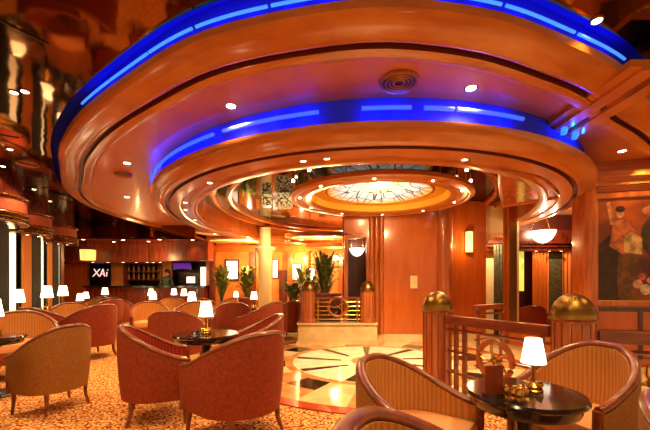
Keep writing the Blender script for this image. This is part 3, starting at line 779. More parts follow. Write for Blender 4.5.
# ------------------------------------------------------------------ back of the room: soffits, bar, gold wall, column
YB = 13.5
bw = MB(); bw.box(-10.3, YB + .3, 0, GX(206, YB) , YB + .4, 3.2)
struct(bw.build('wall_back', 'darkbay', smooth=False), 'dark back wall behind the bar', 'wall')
gw = MB(); gw.box(GX(206, 12.6), 12.6, 0, 1.8, 12.7, 3.2)
struct(gw.build('wall_gold', 'goldwall', smooth=False), 'warm gold wall behind the cream column', 'wall')
sf = MB(); sf.box(-10.2, 12.2, GZ(262, 12.2), GX(148, 12.2), 13.6, 2.6)
# curved soffit to the right
prev = None
for k in range(9):
    u = k / 8; x = GX(148, 12.2) + u * (GX(210, 11.5) - GX(148, 12.2)); y = 12.2 - .9 * math.sin(PI * u / 2)
    if prev: sf.wallseg(prev, (x, y), GZ(262, 12.2) , 2.6, .5)
    prev = (x, y)
struct(sf.build('trim_15', 'barwood', smooth=False), 'red fascia over the bar with a row of spotlights', 'soffit')
up = MB(); up.box(-10.2, 10.6, 2.6, -3.9, 13.8, 2.66); up.box(-10.2, 10.5, 2.6, -3.9, 10.6, 3.12); up.box(-10.2, 10.55, 2.55, -3.9, 10.62, 2.6)
struct(up.build('ceiling_bar', 'mirror', smooth=False), 'lower glossy red ceiling band in front of the bar', 'ceiling')
for i, px in enumerate((92, 108, 123, 136, 147, 153, 160)):
    downlight(GX(px, 12.3), 12.32, GZ(262, 12.2) - .004, 'small bright spotlight in the row over the bar', 'spotlights over the bar', .05, 14)
for i, (x, y) in enumerate(((-9.2, 11.2), (-8.4, 11.5), (-7.6, 11.0), (-7.0, 11.6), (-6.4, 11.1), (-5.8, 11.5), (-5.2, 11.0), (-4.7, 11.6), (-4.2, 11.1))):
    downlight(x, y, 2.595, 'small bright downlight in the low red ceiling before the bar', 'downlights in the low red ceiling', .05, 10)
# bar counter, front
br = thing('bar_counter', 'long dark wooden bar counter at the back', 'bar', (GX(140, 12), 12.1, 0))
x0, x1 = GX(84, 12) - GX(140, 12), GX(203, 12) - GX(140, 12)
MB().box(x0, 0, 0, x1, .5, 1.08).build('bar_front', 'barwood', br, False)
MB().box(x0 - .05, -.12, 1.08, x1 + .05, .55, 1.14).build('bar_top', 'black', br, False)
for k in range(9):
    xx = x0 + (x1 - x0) * (k + .5) / 9; MB().box(xx - .03, -.03, .05, xx + .03, 0, 1.04).build('bar_panel_strip', 'railwood', br, False)
b_ = MB().tube([(x0, -.18, .2), (x1, -.18, .2)], .02); b_.build('foot_rail', 'brass', br)
for k in range(5):
    xx = x0 + (x1 - x0) * k / 4; MB().tube([(xx, -.18, .2), (xx, 0, .2)], .015).build('rail_bracket', 'brass', br)
for px0, px1, w in ((111, 125, 'left'), (160, 171, 'right'), (62, 87, 'far left')):
    b_ = MB().box(GX(px0, 13.3), 13.3, 0, GX(px1, 13.3), 13.45, 2.1)
    struct(b_.build('trim_%d' % {'left': 16, 'right': 17, 'far left': 18}[w], 'goldwall' if w != 'far left' else 'redwood', smooth=False), 'warm wooden pier in the bar back, ' + w, 'pier')
# back-bar shelves with bottles
sh = thing('bottle_shelf', 'dark wooden back bar shelf holding bottles', 'shelf', (GX(142, 13.2), 13.25, 0))
for z in (1.35, 1.65): MB().box(-.7, 0, z, .7, .3, z + .03).build('shelf_board', 'barwood', sh, False)
for x in (-.7, .7): MB().box(x - .03, 0, 0, x + .03, .3, 2.0).build('shelf_side', 'barwood', sh, False)
bot = tag(MB().lathe([(0, 0), (.04, 0), (.045, .02), (.045, .16), (.015, .21), (.015, .27), (0, .27)], 10).build('bottle', mat('bottle glass', srgb(150, 90, 30), .1, coat=1)), 'amber bottle on the back bar shelf', 'bottle', 'bottles on the back bar shelf')
bot.location = (GX(142, 13.2) - .6, 13.38, 1.38)
for k in range(1, 14):
    c_ = bot.copy(); COL.objects.link(c_); c_.location = (GX(142, 13.2) - .6 + (k % 7) * .19, 13.38, 1.38 if k < 7 else 1.68)
# gold drum pendant over the bar
t = thing('drum_pendant', 'glowing gold drum shade lamp at the left end of the bar', 'pendant light', (GX(88, 11.8), 11.8, GZ(255, 11.8)))
MB().lathe([(.20, -.17), (.22, -.17), (.23, .17), (.21, .17)], 28, closed=True).build('drum_shade', 'goldglow', t)
MB().lathe([(.012, .0), (.012, .42)], 8).build('drop_rod', 'brass', t)
MB().lathe([(0, -.05), (.05, -.03), (.05, .03), (0, .05)], 12).build('light_bulb', 'shade', t)
# sign with lettering in dark bay
sg = thing('lettered_sign', 'dark sign with pinkish white lettering behind the bar', 'sign', (GX(100, 13.2), 13.2, GZ(273, 13.2)))
MB().box(-.35, 0, -.2, .40, .04, .2).build('sign_board', 'black', sg, False)
lt = MB()
for st_ in ([(-.22, .15), (-.02, -.13)], [(0, .15), (-.26, -.13)], [(.0, -.13), (.12, .15)], [(.12, .15), (.18, -.13)], [(.05, -.04), (.16, -.04)], [(.27, .04), (.25, -.13)], [(.30, .13), (.295, .10)]):
    lt.tube([(x, -.012, z) for x, z in st_], .018, 6)
lt.build('lettering', 'signpink', sg)
# purple screen, monitor
t = thing('wall_screen', 'purple glowing screen behind the bar', 'screen', (GX(182, 13.4), 13.4, GZ(266, 13.4)))
MB().box(-.36, 0, -.14, .36, .03, .14).build('screen_frame', 'black', t, False)
MB().box(-.33, -.01, -.11, .33, 0, .11).build('display', 'purple', t, False)
t = thing('monitor', 'small white computer monitor on the bar', 'monitor', (GX(191, 12.3), 12.3, 1.14))
MB().box(-.16, -.02, .08, .16, .02, .33).build('bezel', 'black', t, False)
MB().box(-.145, -.026, .095, .145, -.02, .315).build('display', 'whitepanel', t, False)
MB().lathe([(.09, 0), (.09, .015), (.02, .02), (.02, .1)], 12).build('stand', 'black', t)
# white strip pier
struct(MB().box(GX(201, 12.5), 12.45, 0, GX(205, 12.5), 12.6, GZ(267, 12.5)).build('trim_19', 'whitepanel', smooth=False), 'bright white strip pier at the right end of the bar', 'pier')
# lit panel
t = thing('light_panel', 'backlit white rectangular panel on the gold wall', 'light panel', (GX(232, 12.55), 12.55, GZ(270, 12.55)))
MB().box(-.25, 0, -.38, .25, .05, .38).build('panel_frame', 'darkwood', t, False)
MB().box(-.2, -.02, -.32, .2, 0, .32).build('glowing_panel', 'whitepanel', t, False)
# right far windows/lit panels on gold wall
for i, (px, py, w, h, nm) in enumerate(((275, 269, .16, .62, 'beside the cream column'), (296, 272, .34, .55, 'in the middle of the far gold wall'), (312, 274, .18, .42, 'left of the palm'), (337, 258, .3, .2, 'high behind the palm'))):
    t = thing('light_panel', 'small bright backlit panel ' + nm, 'light panel', (GX(px, 12.5), 12.55, GZ(py, 12.5)))
    MB().box(-w / 2 - .03, 0, -h / 2 - .03, w / 2 + .03, .05, h / 2 + .03).build('panel_frame', 'darkwood', t, False)
    MB().box(-w / 2, -.02, -h / 2, w / 2, 0, h / 2).build('glowing_panel', 'whitepanel', t, False)
struct(MB().box(GX(279, 12.5), 12.52, 0, GX(287, 12.5), 12.62, GZ(270, 12.5)).build('door_1', 'darkwood', smooth=False), 'dark door in the far gold wall right of the column', 'door')
for i, px in enumerate((290, 306, 341)):
    struct(MB().box(GX(px, 12.4) - .09, 12.4, 0, GX(px, 12.4) + .09, 12.6, 2.55).build('trim_%d' % (20 + i), 'framewood', smooth=False), 'wooden pier on the far gold wall, %s' % ('left', 'middle', 'right')[i], 'pier')
# cream column
cl = thing('column', 'cream column with a flared capital', 'column', (GX(265, 10), 10.0, 0))
MB().lathe([(.26, 0), (.26, .12), (.2, .16)], 28).build('column_base', 'creamwall', cl)
MB().lathe([(.185, .14), (.185, 2.02)], 28).build('shaft', 'creamwall', cl)
MB().lathe([(.185, 2.0), (.2, 2.06), (.21, 2.1), (.30, 2.2), (.30, 2.25), (.185, 2.25)], 28).build('capital', 'creamwall', cl)
MB().lathe([(.16, 2.25), (.16, 2.8)], 28).build('upper_shaft', 'creamwall', cl)
# glowing oval coves at right-back
for cx_, cy_, a, b, z, nm in ((GX(320, 8.9), 9.4, .95, .5, 2.46, 'nearest'), (GX(250, 11), 10.8, 1.3, .6, 2.55, 'around the column'), (GX(335, 10.6), 10.9, .9, .4, 2.36, 'lower right')):
    t = thing('oval_ceiling_light', 'large glowing amber oval ceiling light, ' + nm, 'ceiling light', (cx_, cy_, z))
    MB().esweep([(0, 0), (.03, -.03), (.1, -.03), (.12, 0), (.12, .08), (0, .08)], 0, 0, a, b, seg=56).build('oval_rim', 'ringwood', t)
    MB().lathe([(0, .04), (1, .02), (1, .05), (0, .07)], 48, (0, 0, 0), 0, a - .11, b - .11).build('amber_diffuser', 'goldglow', t)
    light('oval glow', 'POINT', (cx_, cy_, z - .25), 30, (1, .62, .22), 0)
for x_, y_, e_ in ((-2.5, 11.6, 50), (-.8, 11.9, 60), (.6, 11.7, 40), (-6, 11.2, 25)):
    light('back room light', 'POINT', (x_, y_, 2.1), e_, (1, .60, .22), 0)

light('added column fill', 'POINT', (-1.45, 9.2, 2.25), 16, (1, .74, .4), 0)  # added to brighten the cream column, belongs to no fixture
# ------------------------------------------------------------------ plants
def leafy(name, label, loc, h, spread, n, pot=True, group=None, leaf_w=.05, z0=.35, seed=0):
    rnd = random.Random(seed)
    t = thing(name, label, 'plant', loc, 0, group)
    b_ = MB()
    for k in range(n):
        a = rnd.random() * 2 * PI; base = z0 + rnd.random() * (h - z0) * .55; L = spread * (.6 + .7 * rnd.random()); rise = (h - base) * (.35 + .65 * rnd.random())
        P = []
        for i in range(5):
            u = i / 4; rr = L * u; zz = base + rise * math.sin(u * PI * .62)
            P.append(Vector((rr * math.cos(a), rr * math.sin(a), zz)))
        side = Vector((-math.sin(a), math.cos(a), 0))
        o_ = []
        for i, p in enumerate(P):
            w = leaf_w * math.sin(PI * (.12 + .86 * i / 4)); o_ += [p - side * w, p + Vector((0, 0, .012)), p + side * w]
        b_.add(o_, [(3 * i + j, 3 * i + 3 + j, 3 * i + 4 + j, 3 * i + 1 + j) for i in range(4) for j in (0, 1)])
    b_.build('foliage', 'leaf', t)
    st = MB()
    for k in range(3):
        a = k * 2.1; st.tube([(.02 * math.cos(a), .02 * math.sin(a), z0 * .6), (.06 * math.cos(a), .06 * math.sin(a), h * .6)], .012, 6)
    st.build('stem', 'pot', t)
    if pot:
        MB().lathe([(0, 0), (.15, 0), (.19, .05), (.21, z0), (.18, z0), (.17, z0 - .05), (0, z0 - .05)], 20).build('pot', 'pot', t)
    return t
leafy('potted_palm', 'tall dark green palm behind the railing planter', (GX(324, 7.8), 7.8, .0), 1.95, .34, 80, leaf_w=.035, z0=.62, seed=1)
leafy('potted_plant', 'leafy green plant left of the backlit white panel', (GX(218, 11.4), 11.8, 0), 1.85, .33, 70, z0=.5, seed=2)
leafy('potted_plant', 'leafy plant between the white panel and the column', (GX(247, 11.4), 11.5, 0), 1.8, .36, 80, z0=.5, seed=3)
leafy('potted_plant', 'light green plant just right of the cream column', (GX(303, 11.0), 11.0, 0), 1.75, .34, 60, z0=.5, seed=4)
for i, (px, w_, zt) in enumerate(((212, .16, 2.9), (252, .22, 2.9), (262, .10, 2.9), (322, .22, 2.9))):
    struct(MB().box(GX(px, 12.45) - w_ / 2, 12.42, 0, GX(px, 12.45) + w_ / 2, 12.6, zt).build('trim_%d' % (24 + i), 'barwood', smooth=False), 'dark wooden pier on the gold wall, %s' % ('farthest left', 'left of the column', 'slim one by the column', 'behind the palm')[i], 'pier')
bd = MB(); bd.box(GX(206, 12.3), 12.35, 2.35, 1.7, 12.6, 2.5); bd.box(GX(206, 12.3), 12.3, 2.5, 1.7, 12.6, 2.56)
struct(bd.build('trim_28', 'redwood', smooth=False), 'wooden cornice band along the top of the gold wall', 'cornice')
for k, px in enumerate((215, 228, 242, 256, 270, 284, 298, 312, 330)):
    downlight(GX(px, 12.2), 12.2, 2.95, 'small bright downlight in the ceiling before the gold wall', 'downlights before the gold wall', .05, 0)
leafy('potted_plant', 'light green plant left of the palm, before the far piers', (GX(312, 9.6), 9.6, 0), 1.45, .32, 60, z0=.5, seed=6)
leafy('flower_plant', 'low light green plant behind the far left railing post', (GX(293, 8.8), 8.8, .0), 1.25, .30, 50, z0=.45, seed=5)

# ------------------------------------------------------------------ far railing on the marble planter
pf = MB(); pf.box(GX(298, 6.9), 6.9, 0, GX(377, 6.9), 7.25, .40); pf.box(GX(297, 6.9), 6.86, .40, GX(377.5, 6.9), 7.27, .43); pf.box(GX(296.5, 6.9), 6.82, 0, GX(378, 6.9), 6.9, .07)
for k in range(26):
    x = GX(299, 6.9) + k * (GX(376, 6.9) - GX(299, 6.9)) / 26; pf.box(x, 6.888, .08, x + .03, 6.9, .39)
tag(pf.build('marble_planter', 'cream', smooth=False), 'cream marble planter base carrying the far railing', 'planter')
def post(px, py_top, Y, r, z0, label, zt=None):
    X = GX(px, Y); zt = GZ(py_top, Y); t = thing('newel_post', label, 'post', (X, Y, z0)); H = zt - z0
    dome = r * 1.25
    MB().lathe([(r, 0), (r, .06), (r * .92, .08), (r * .92, H - dome - .02), (r, H - dome - .01), (r, H - dome)], 32).build('shaft', 'framewood', t)
    pr = [(r * 1.03, H - dome - .012), (r * 1.05, H - dome)] + [(r * 1.0 * math.cos(a), H - dome + dome * math.sin(a)) for a in [PI / 2 * k / 9 for k in range(9)]] + [(0, H)]
    MB().lathe(pr, 32).build('dome_cap', 'oldbrass', t)
    for k in range(14):
        a = 2 * PI * k / 14
        MB().lathe([(.005, .1), (.005, H - dome - .03)], 6, (r * .925 * math.cos(a), r * .925 * math.sin(a), 0)).build('reed', 'railwood', t)
    return t
post(308, 281, 7.05, .155, .43, 'round wooden post left of the far railing medallion')
post(367.5, 281, 7.05, .155, .43, 'round wooden post right of the far railing medallion')
post(437, 291, 3.83, .160, 0, 'domed wooden post nearest the tan tub chair')
post(573, 293, 2.62, .150, 0, 'large domed wooden post behind the right-hand chair')
def railing(p, q, zb, zt, label, toph=.07, bars=3, med=None, medr=.16, mz=None, uprights=(.1, .9), rail='railwood', barm='railwood', topw=.05, barr=.014):
    p, q = Vector(p), Vector(q); L = (q - p).length; ang = math.atan2((q - p).y, (q - p).x)
    t = thing('railing', label, 'railing', (p.x, p.y, zb), ang)
    H = zt - zb
    b_ = MB().box(0, -topw, H - toph, L, topw, H); b_.build('top_rail', rail, t, False)
    mx = L * med if med is not None else None; mzz = (mz - zb) if mz else H * .45
    for k in range(bars):
        z = .06 + (H - toph - .12) * k / (bars - 1)
        segs = [(0, L)]
        if mx is not None and abs(z - mzz) < medr:
            hw = math.sqrt(medr ** 2 - (z - mzz) ** 2); segs = [(0, mx - hw), (mx + hw, L)]
        for a, b in segs: MB().tube([(a, 0, z), (b, 0, z)], barr, 8).build('cross_bar', barm, t)
    for u in uprights: MB().box(L * u - .018, -.018, 0.0, L * u + .018, .018, H - toph).build('upright', barm, t, False)
    if mx is not None:
        n = 32; r_ = thing_child = bpy.data.objects.new('medallion', None)
        ring = MB().tube([(mx + medr * math.cos(2 * PI * k / n), 0, mzz + medr * math.sin(2 * PI * k / n)) for k in range(n)], .027, 8, closed=True)
        ro2 = ring.build('medallion_ring', 'framewood' if rail == 'railwood' else 'brass', t)
        for k in range(5):
            a = 2 * PI * k / 5 + .5
            sp = MB().tube([(mx, 0, mzz), (mx + medr * .5 * math.cos(a + .25), 0, mzz + medr * .5 * math.sin(a + .25)), (mx + medr * math.cos(a), 0, mzz + medr * math.sin(a))], [.028, .02, .012], 8, flat=.6)
            sp.build('spoke', 'brass', ro2)
        MB().lathe([(0, -.03), (.03, -.02), (.04, 0), (.03, .02), (0, .03)], 14, (mx, 0, mzz)).build('hub', 'oldbrass', ro2)
    return t
x_l, x_r = GX(308, 7.05) + .15, GX(367.5, 7.05) - .15
pb = thing('planter_box', 'dark wooden planter box behind the far railing', 'planter', (GX(337, 7.45), 7.42, 0))
MB().box(-.50, -.10, 0, .08, .14, .98).build('box_body', 'darkwood', pb, False)
MB().box(-.53, -.12, .98, .10, .16, 1.01).build('rim_board', 'railwood', pb, False)
railing((x_l, 7.05), (x_r, 7.05), .43, GZ(297, 7.05), 'far brass railing with a round medallion on the planter', .04, 5, .5, .19, .74, (.06, .94), 'railwood', 'brass', .03, .013)
P1, P2 = Vector((GX(437, 3.83), 3.83)), Vector((GX(573, 2.62), 2.62))
dP = (P2 - P1).normalized()
railing(P1 + dP * .16, P2 - dP * .15, 0, .87, 'wooden railing with a wheel medallion behind the small lamp', .085, 4, .52, .17, .50, (.10, .2, .92))
P3 = Vector((GX(700, 2.35), 2.35)); dR = (P3 - P2).normalized()
railing(P2 + dR * .15, P3, 0, .86, 'wooden railing with a medallion at the right edge', .085, 4, .55, .15, .50, (.06, .94))
railing((2.1, 4.9), (2.75, 5.4), 0.0, .9, 'short wooden railing beyond the wheel medallion', .07, 3, None, .1, None, (.1, .9))

# ------------------------------------------------------------------ tub chair
def chair_meshes():
    R, T = .335, .06
    def path(u):  # u 0..1 : right arm front -> back -> left arm front (front is +Y)
        Ls = .26; La = PI * R; tot = 2 * Ls + La; s = u * tot
        if s < Ls: return Vector((R, .26 - s)), Vector((1, 0))
        if s < Ls + La:
            a = (s - Ls) / R; return Vector((R * math.cos(a), -R * math.sin(a))), Vector((math.cos(a), -math.sin(a)))
        s -= Ls + La; return Vector((-R, s)), Vector((-1, 0))
    def top(u):
        c = abs(u - .5) * 2
        q = min(1, max(0, (c - .12) / .86)); q = q * q * (3 - 2 * q) * .6 + q * .4
        return .815 - .265 * q
    N = 40; ZB = .20
    def skin(off0, off1, zb, sub=6, zt=-.01):
        vs = []; 
        for i in range(N + 1):
            u = i / N; p, n = path(u); h = top(u) + zt
            for k in range(sub + 1):
                f = k / sub; o_ = off0 + (off1 - off0) * f + .012 * math.sin(PI * f)
                q = p + n * o_; vs.append((q.x, q.y, zb + (h - zb) * f))
        fs = [(i * (sub + 1) + k, (i + 1) * (sub + 1) + k, (i + 1) * (sub + 1) + k + 1, i * (sub + 1) + k + 1) for i in range(N) for k in range(sub)]
        return vs, fs
    def solid(o0, o1, i0, i1, zb):
        a, fa = skin(o0, o1, zb); b, fb = skin(i0, i1, zb); n = len(a); s_ = 7
        f = fa + [tuple(x + n for x in q[::-1]) for q in fb]
        for i in range(N): f.append((i * s_, n + i * s_, n + (i + 1) * s_, (i + 1) * s_)); f.append((i * s_ + 6, (i + 1) * s_ + 6, n + (i + 1) * s_ + 6, n + i * s_ + 6))
        for i in (0, N):
            for k in range(6): f.append((i * s_ + k, i * s_ + k + 1, n + i * s_ + k + 1, n + i * s_ + k))
        m = MB(); m.add(a + b, f); return m
    D = {}
    D['outer_shell'] = solid(.0, .035, -.02, .012, ZB)
    D['backrest'] = solid(-.021, .011, -.05, -.03, .34)
    rim = MB(); rp = []
    for i in range(N + 1):
        p, n = path(i / N); q = p + n * .005; rp.append((q.x, q.y, top(i / N) + .004))
    rim.tube(rp, .030, 10, flat=.75)
    D['top_rim'] = rim
    for s, nm in ((1, 'a'), (-1, 'b')):
        x = s * (R + .002)
        D['arm_post' + nm] = MB().tube([(x, .27, .205), (x, .272, .45), (x + s * .004, .268, .555)], [.026, .028, .032], 10)
    a = MB(); n = 14
    seat = [(-.30, .27), (.30, .27)] + [(.30 * math.cos(-PI * k / n), -.30 * math.sin(PI * k / n)) for k in range(n + 1)]
    def slab(pts, z0, z1, bev=.03):
        m = MB(); k = len(pts); c = Vector((0, .0)); L = []
        for f, z in ((1 - bev * 2, z0), (1, z0 + bev * .6), (1, z1 - bev), (1 - bev * 1.2, z1 - bev * .25), (.8, z1), (.4, z1 + .012)):
            L.append([(c.x + (x - c.x) * f, c.y + (y - c.y) * f, z) for x, y in pts])
        vs = [v for l_ in L for v in l_]; fs = [tuple(range(k))[::-1]]
        for r in range(len(L) - 1): fs += [(r * k + i, r * k + (i + 1) % k, (r + 1) * k + (i + 1) % k, (r + 1) * k + i) for i in range(k)]
        fs.append(tuple((len(L) - 1) * k + i for i in range(k))); m.add(vs, fs); return m
    D['seat_cushion'] = slab(seat, .34, .455)
    D['seat_base'] = slab([(x * 1.02, y * 1.0) for x, y in seat], .205, .34, .01)
    legs = [(.30, .24, 1), (-.30, .24, 1), (.22, -.22, 0), (-.22, -.22, 0)]
    for i, (x, y, fr_) in enumerate(legs):
        D['leg%d' % i] = MB().tube([(x * (1.05 if fr_ else 1.12), y * (1.03 if fr_ else 1.18), 0), (x * 1.01, y * 1.03, .10), (x, y, .21)], [.015, .019, .026], 8)
    return D
CH = chair_meshes()
def make_chair(outer, inner, seat_m, label, loc, rz):
    t = thing('tub_chair', label, 'chair', loc, rz)
    for k, mb in CH.items():
        nm = 'leg' if k.startswith('leg') else ('arm_post' if k.startswith('arm_post') else k)
        m = {'outer_shell': outer, 'backrest': inner, 'seat_cushion': seat_m, 'seat_base': outer}.get(nm, 'rimwood')
        mb.build(nm, m, t)
    return t
protos = {}
CHAIRG = 'tub chairs of the lounge'
def chair(px, Y, face, label, kind='red', scale=1.0, X=None):
    """face = plan direction the chair looks to"""
    X = GX(px, Y) if X is None else X
    rz = math.atan2(face[1], face[0]) - PI / 2
    loc = (X, Y, 0)
    z = .0
    if kind not in protos:
        o_, i_, s_ = {'red': ('redf', 'redrib', 'redf'), 'redtan': ('redf', 'tanf', 'peachf'), 'olive': ('olivef', 'tanf', 'peachf'), 'olivered': ('olivef', 'redrib', 'redf')}[kind]
        t = make_chair(o_, i_, s_, label, loc, rz); protos[kind] = t; t['group'] = CHAIRG
    else: t = dup(protos[kind], loc, rz, label, CHAIRG)
    t.scale = scale if isinstance(scale, tuple) else (scale,) * 3
    return t
# near right group
chair(0, 1.93, (.80, -.60), 'tan tub chair with olive outside left of the small black table', 'olive', .92, X=.51)
chair(0, 2.10, (-.90, -.30), 'tan tub chair right of the small black table', 'olive', (.80, .80, 1.0), X=1.50)
chair(0, .80, (.9, -.4), 'tan tub chair cut by the bottom edge below the left tan chair', 'olive', 1.0, X=.37)
chair(0, .92, (.5, -.85), 'tan tub chair cut by the bottom right corner', 'olive', 1.0, X=1.32)
# centre-left group round table 1
chair(0, 3.22, (.85, .35), 'rust red tub chair left of the middle lamp table, back turned', 'red', (.92, .9, 1.0), X=-1.53)
chair(0, 2.88, (-.72, .62), 'large rust red tub chair in front of the middle lamp table', 'red', 1.0, X=-.71)
chair(0, 4.15, (-.85, -.25), 'rust red tub chair behind the right side of the middle lamp table', 'red', 1.0, X=-.86)
chair(176, 5.1, (-.15, 1), 'rust red tub chair just behind the middle lamp table, back turned', 'red')
# left foreground group
chair(0, 3.4, (-.93, .32), 'olive backed tub chair in the left foreground', 'olive', (.82, .72, .98), X=-2.62)
chair(0, 2.62, (-.6, .8), 'red tub chair cut by the left edge beside the olive one', 'red', 1.0, X=-3.02)
chair(24, 4.6, (.75, -.65), 'tan lined tub chair facing out at the left, behind the olive one', 'redtan', 1.0)
chair(0, .86, (-.5, .4), 'tan rimmed tub chair at the bottom left corner', 'olive', .9, X=-1.13)
chair(0, 5.0, (.5, -.8), 'tan lined tub chair at the left edge beside the first bright strip', 'redtan', 1.0, X=-5.15)
chair(46, 5.75, (.1, 1), 'dark red tub chair behind the olive one, back turned', 'red', 1.0)
chair(90, 5.75, (-.9, .35), 'rust red tub chair along the aisle, third from the front on the left', 'red', 1.05)
chair(69, 6.75, (.4, -.9), 'orange lined tub chair facing out behind the dark red one', 'redtan', 1.0)
chair(103, 7.6, (-.9, .3), 'rust red tub chair along the aisle, fourth from the front on the left', 'red', 1.05)
chair(93, 9.9, (-.2, -1), 'tub chair near the back of the left row, beside the aisle', 'redtan')
chair(114, 9.1, (-.1, 1), 'dark tub chair in the aisle before the bar, left one', 'red')
chair(121, 9.9, (.2, 1), 'dark tub chair in the aisle before the bar, right one', 'red')
# middle block beyond
chair(150, 7.1, (.5, -.8), 'tan lined tub chair beside the aisle behind the middle group', 'redtan', 1.0)
chair(193, 6.3, (.1, -1), 'tan lined tub chair facing out behind the middle lamp', 'redtan', 1.05)
chair(233, 7.2, (-.3, 1), 'rust red tub chair with its back turned, right of the far lamps', 'red', 1.0)
chair(262, 6.6, (-.9, .4), 'rust red tub chair left of the marble floor', 'red', 1.05)
chair(284, 7.7, (-.7, .6), 'rust red tub chair nearest the far railing post', 'red', 1.0)
chair(174, 9.0, (.6, -.8), 'tan lined tub chair before the bar monitor', 'redtan')
chair(206, 9.4, (.2, 1), 'red tub chair before the green plant, back turned', 'red')
chair(224, 8.9, (-.6, -.8), 'tan lined tub chair below the backlit white panel', 'redtan')
chair(243, 9.65, (-.2, 1), 'red tub chair below the column, back turned', 'red')
chair(294, 10.0, (-.6, -.8), 'tan lined tub chair beside the far post', 'redtan')
# alcove chairs
chair(529, 7.75, (.2, 1), 'dark red tub chair seen through the interior window, left one', 'red', .88)
chair(563, 7.85, (-.2, 1), 'dark red tub chair seen through the interior window, right one', 'red', .88)

# ------------------------------------------------------------------ tables and lamps
TZ = .64
def make_table(label, loc):
    t = thing('cocktail_table', label, 'table', loc, 0, 'round black cocktail tables')
    MB().lathe([(0, .605), (.29, .605), (.325, .612), (.335, .622), (.335, .63), (.325, TZ), (0, TZ)], 40).build('table_top', 'black', t)
    MB().lathe([(.20, .555), (.29, .56), (.30, .58), (.30, .605), (.18, .605)], 40, closed=True).build('lower_rim', 'black', t)
    MB().lathe([(.035, .03), (.03, .3), (.045, .5), (.12, .56), (.15, .605), (0, .605)], 16).build('pedestal', 'blackiron', t)
    MB().lathe([(0, 0), (.21, 0), (.22, .012), (.2, .03), (.05, .05), (0, .05)], 28).build('base', 'blackiron', t)
    return t
def make_lamp(label, loc):
    t = thing('table_lamp', label, 'lamp', loc, 0, 'small table lamps with white shades')
    MB().lathe([(0, 0), (.055, 0), (.058, .012), (.04, .022), (.045, .035), (.025, .045), (.012, .055), (.010, .17), (.014, .18), (.01, .2), (0, .2)], 20).build('lamp_base', 'brass', t)
    for k in range(5):
        a = 2 * PI * k / 5; b_ = MB().tube([(.02 * math.cos(a), .02 * math.sin(a), .05), (.055 * math.cos(a), .055 * math.sin(a), .055), (.06 * math.cos(a), .06 * math.sin(a), .035), (.05 * math.cos(a), .05 * math.sin(a), .02)], .008, 6); b_.build('scroll', 'brass', t)
    MB().lathe([(.071, .185), (.074, .187), (.048, .345), (.045, .343)], 28, closed=True).build('lamp_shade', 'shade', t)
    MB().lathe([(0, .20), (.02, .22), (.022, .25), (0, .28)], 12).build('light_bulb', 'shade', t)
    return t
tab0 = lamp0 = None
def table(px, Y, where, X=None, lampdx=0, lampdy=0, lamp=True, energy=3.0, ls=1.0):
    global tab0, lamp0
    X = GX(px, Y) if X is None else X
    lab = 'round black cocktail table ' + where; l2 = 'small lamp with glowing white shade on the table ' + where
    if tab0 is None: tab0 = make_table(lab, (X, Y, 0)); tb = tab0
    else: tb = dup(tab0, (X, Y, 0), 0, lab)
    if lamp:
        lo = (X + lampdx, Y + lampdy, TZ)
        if lamp0 is None: lamp0 = make_lamp(l2, lo); lp = lamp0
        else: lp = dup(lamp0, lo, 0, l2)
        lp.scale = (ls,) * 3
        if False: light('table lamp light', 'POINT', (lo[0], lo[1], TZ + .42 * ls), energy, (1, .68, .34), .05)
    return tb
tb = table(0, 1.83, 'between the two tan chairs at right', X=1.04, lampdx=.05, lampdy=.0, energy=4.5, ls=.80)
tb.scale = (.85, .85, 1)
tb = table(0, 3.97, 'in the middle group of red chairs', X=-1.35, lampdx=.0, energy=4.5, ls=1.05)
tb.scale = (1.1, 1.1, 1)
table(0, 3.75, 'at the left edge of the picture', X=-3.55, energy=4.5, ls=1.15)
table(18, 6.0, 'below the first bright window strip', energy=4.5, ls=1.35)
table(47, 7.3, 'below the second gold drape', energy=3.5, ls=1.5)
table(63, 8.5, 'below the third window strip', energy=3.5, ls=1.5)
table(80, 7.9, 'beside the orange lined chair', energy=3.5)
table(86, 9.25, 'near the end of the left row', energy=3.5)
table(105, 10.6, 'before the lettered sign', energy=3.5, ls=1.3)
table(151, 10.2, 'before the bar spotlights', energy=3.5, ls=1.2)
table(153, 8.1, 'behind the aisle tan chair', energy=3.5, ls=1.1)
table(192, 7.1, 'in the far middle', energy=3.5, ls=1.15)
table(174, 11.0, 'below the bartender', energy=3.5, ls=1.2)
table(184, 10.2, 'below the bar monitor', energy=3.5, ls=1.2)
table(254, 8.15, 'left of the cream column', energy=3.5, ls=1.1)
table(236, 10.2, 'below the backlit white panel', energy=3.5, ls=1.0)
table(217, 7.8, 'left of the marble floor', lamp=False)
# silver ornaments on the near table
t = thing('table_ornament', 'cluster of small shiny ornaments by the lamp base', 'ornament', (.93, 1.72, TZ))
for k, (x, y, r) in enumerate(((0, 0, .022), (.035, .01, .018), (-.03, .015, .018), (.01, -.03, .02), (.04, -.025, .014))):
    MB().lathe([(0, 0), (r * .8, 0), (r * .5, .01), (r, .025), (r * .9, .045), (r * .4, .06), (0, .062)], 14, (x, y, 0)).build('trinket', 'brass', t)
t = thing('menu_holder', 'small upright brown card holder on the near table', 'menu', (.85, 1.76, TZ), .2)
MB().box(-.05, -.004, 0, .05, .004, .15).build('card', 'barwood', t, False)
MB().box(-.052, -.02, 0, .052, .02, .012).build('foot', 'darkwood', t, False)

